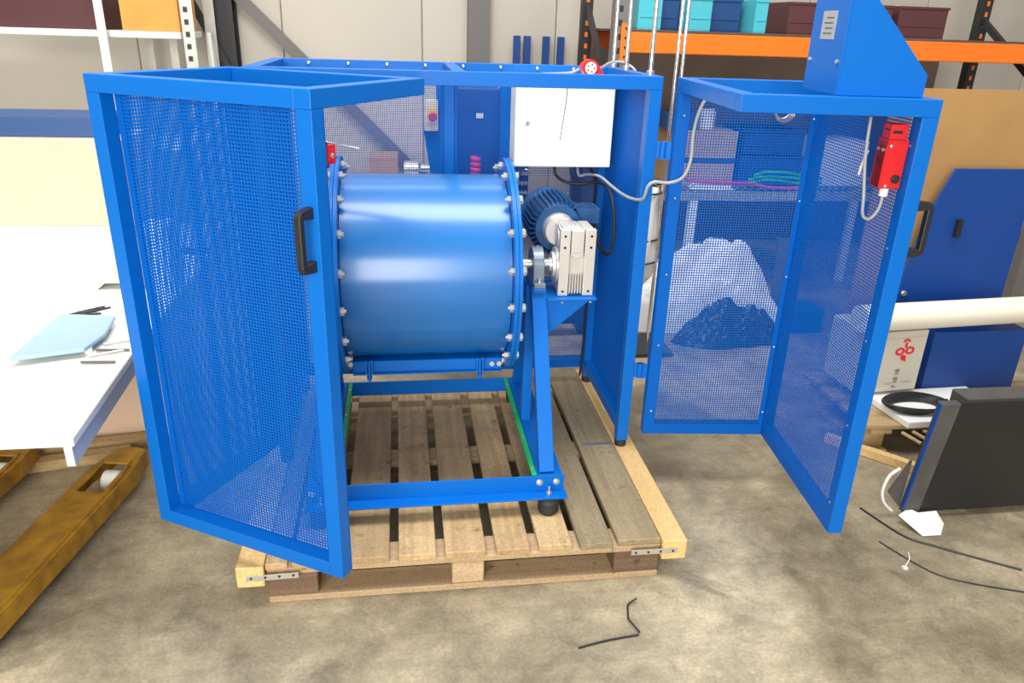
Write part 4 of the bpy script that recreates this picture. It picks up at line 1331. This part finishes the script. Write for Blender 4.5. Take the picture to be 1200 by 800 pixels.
m_.add([P_(ec[0] - 0.007, ec[1] + 0.018), P_(ec[0] + 0.008, ec[1] + 0.018), P_(ec[0] + 0.006, ec[1] + 0.042), P_(ec[0] - 0.004, ec[1] + 0.042)], [(0, 1, 2, 3)], INK)
m_.add([P_(ec[0] - 0.018, ec[1] - 0.022), P_(ec[0] - 0.012, ec[1] - 0.038), P_(ec[0] + 0.006, ec[1] - 0.046), P_(ec[0] + 0.016, ec[1] - 0.05), P_(ec[0] + 0.014, ec[1] - 0.034), P_(ec[0] + 0.010, ec[1] - 0.02), P_(ec[0] - 0.004, ec[1] - 0.016)], [(0, 1, 2, 3, 4, 5, 6)], INK)
m_.build('red_emblem', parent=bx)['label'] = 'red looped emblem'
m_ = MB()
m_.add([P_(0.02, 0.245, 0.0008), P_(0.29, 0.253, 0.0008), P_(0.29, 0.2545, 0.0008), P_(0.02, 0.2465, 0.0008)], [(0, 1, 2, 3)], CARD)
for (xa, xb, zz) in ((0.13, 0.165, 0.035), (0.215, 0.262, 0.038)):
    x = xa
    while x < xb:
        m_.add([P_(x, zz), P_(x + 0.004, zz), P_(x + 0.004, zz + 0.007), P_(x, zz + 0.007)], [(0, 1, 2, 3)], LINK)
        x += 0.0065
tag(m_.build('small_print', parent=bx), kind='stuff')


def text(body, loc, xdir, ydir, size, mt, parent, name):
    cu = bpy.data.curves.new(name, 'FONT')
    cu.body = body
    cu.size = size
    cu.extrude = 0.0003
    cu.align_x = 'CENTER'
    cu.align_y = 'CENTER'
    to = bpy.data.objects.new(name, cu)
    C.objects.link(to)
    dg = bpy.context.evaluated_depsgraph_get()
    me = bpy.data.meshes.new_from_object(to.evaluated_get(dg))
    bpy.data.objects.remove(to)
    me.materials.clear()
    me.materials.append(mt)
    o = bpy.data.objects.new(name, me)
    C.objects.link(o)
    x_, y_ = Vector(xdir).normalized(), Vector(ydir).normalized()
    z_ = x_.cross(y_)
    M = Matrix((x_, y_, z_)).transposed().to_4x4()
    o.parent = parent
    M.translation = Vector(loc) - wl(parent)
    o.matrix_local = M
    return o


text('7 10 18', P_(0.182, 0.060, 0.0014), (ux * 0 + uz), -ux, 0.030, BINK, bx, 'stamped_number')
rl = MB()
rl.lathe((2.30, 0.86, 0.528), (1, 0.08, 0.0), [(0, 0.045), (0.0, 0.058), (0.95, 0.058), (0.95, 0.045)], 40, ROLL)
tag(rl.build('paper_roll'), 'thick cream roll lying across the printed carton', 'roll')
tag(MB().prism([(2.50, 1.25, 0.145), (3.25, 1.25, 0.145), (3.25, 1.25, 1.42), (2.50, 1.25, 1.42)], (0, 0.012, 0), BCARD).build('brown_board'), 'tall brown board standing behind the right door', 'board')
bp_ = thing('sheet_metal_guard', 'blue sheet metal panel with cut corner standing in front of the brown board', 'panel', (2.9, 1.15, 0.145))
MB().prism([(2.66, 1.15, 0.145), (3.2, 1.15, 0.145), (3.2, 1.15, 1.1), (2.80, 1.15, 1.1), (2.73, 1.15, 0.93), (2.645, 1.15, 0.53), (2.655, 1.15, 0.49)], (0, 0.01, 0), NAVY).build('sheet', parent=bp_, bevel=0.001)
MB().lathe((2.69, 1.15, 0.535), (0, -1, 0), [(0, 0.014), (0.004, 0.014), (0.004, 0.009), (0.012, 0.009)], 12, STEEL).build('bolt', parent=bp_)
MB().box(2.86, 2.88, 1.125, 1.15, 0.80, 0.88, BLACK).build('latch', parent=bp_)
crate('blue_container', 2.70, 3.15, 0.90, 1.13, 0.1445, 0.44, NAVY, 'dark blue container beside the printed carton at the right edge', 'container')

gm = thing('grey_machine', 'dark grey steel machine cabinet at the right edge of the floor', 'machine', (2.5, 0.4, 0))
MB().prism([(2.185, 0.20, 0.03), (2.245, 0.20, 0.03), (2.295, 0.20, 0.47), (2.225, 0.20, 0.47)], (0, 0.03, 0), MGREY).build('corner_post', parent=gm, bevel=0.002)
MB().prism([(2.247, 0.205, 0.03), (3.0, 0.205, 0.03), (3.0, 0.205, 0.47), (2.297, 0.205, 0.47)], (0, 0.02, 0), BLACK).build('front_panel', parent=gm)
MB().box(2.46, 3.0, 0.227, 0.45, 0.02, 0.40, MGREY).build('body', parent=gm, bevel=0.003)
MB().prism([(2.176, 0.198, 0.05), (2.183, 0.198, 0.05), (2.223, 0.198, 0.47), (2.216, 0.198, 0.47)], (0, 0.012, 0), NAVY).build('blue_edge', parent=gm)
MB().prism([(2.178, 0.215, 0.24), (2.175, 0.215, 0.05), (2.12, 0.215, 0.11)], (0, 0.012, 0), MGREY).build('gusset', parent=gm)
m_ = MB().tube([(2.155, 0.235, 0.20), (2.12, 0.235, 0.17), (2.108, 0.235, 0.11), (2.125, 0.235, 0.06), (2.165, 0.235, 0.02)], 0.0055, 8, FOAM)
m_.build('foam_edge', parent=gm)['label'] = 'pale foam strip around the foot'
tag(MB().prism([(2.16, 0.19, 0.03), (2.205, 0.205, 0.045), (2.235, 0.19, 0.035), (2.31, 0.195, 0.035), (2.315, 0.15, 0.01), (2.27, 0.10, 0.004), (2.20, 0.10, 0.004)], (0, 0, 0.003), WHITE).build('paper_scrap'), 'crumpled white paper scrap at the foot of the grey machine', 'paper')

# wires on the floor
cable('cable_tie', [(0.882, -0.276, 0.003), (0.97, -0.258, 0.004), (1.065, -0.246, 0.003)], 0.0028, BLACK, 'straight black cable tie on the floor in front of the pallet', 'cable tie')
tag(MB().tube([(1.070, -0.242, 0.0088), (1.052, -0.185, 0.0075), (1.066, -0.128, 0.006), (1.076, -0.118, 0.006), (1.10, -0.108, 0.012)], 0.0026, 8, BLACK, 1).build('cable_tie'), 'bent black cable tie crossing the end of the straight one', 'cable tie')
cable('black_wire', [(2.075, 0.285, 0.003), (2.10, 0.20, 0.003), (2.14, 0.10, 0.003), (2.21, 0.045, 0.003), (2.30, -0.02, 0.003), (2.42, -0.1, 0.003)], 0.0035, BLACK, 'black wire on the floor beside the grey machine foot', 'wire')
cable('black_wire', [(2.028, 0.09, 0.003), (2.08, -0.03, 0.003), (2.13, -0.10, 0.003), (2.22, -0.15, 0.003), (2.35, -0.2, 0.003)], 0.002, BLACK, 'thin black wire on the floor nearest the lower right corner', 'wire')
zt_ = MB().tube([(2.094, 0.024, 0.003), (2.075, -0.01, 0.003), (2.035, -0.045, 0.003)], 0.0024, 6, WHITE)
zt_.box(2.026, 2.040, -0.056, -0.042, 0.0, 0.007, WHITE)
tag(zt_.build('white_cable_tie'), 'short white cable tie on the floor near the grey machine', 'cable tie')
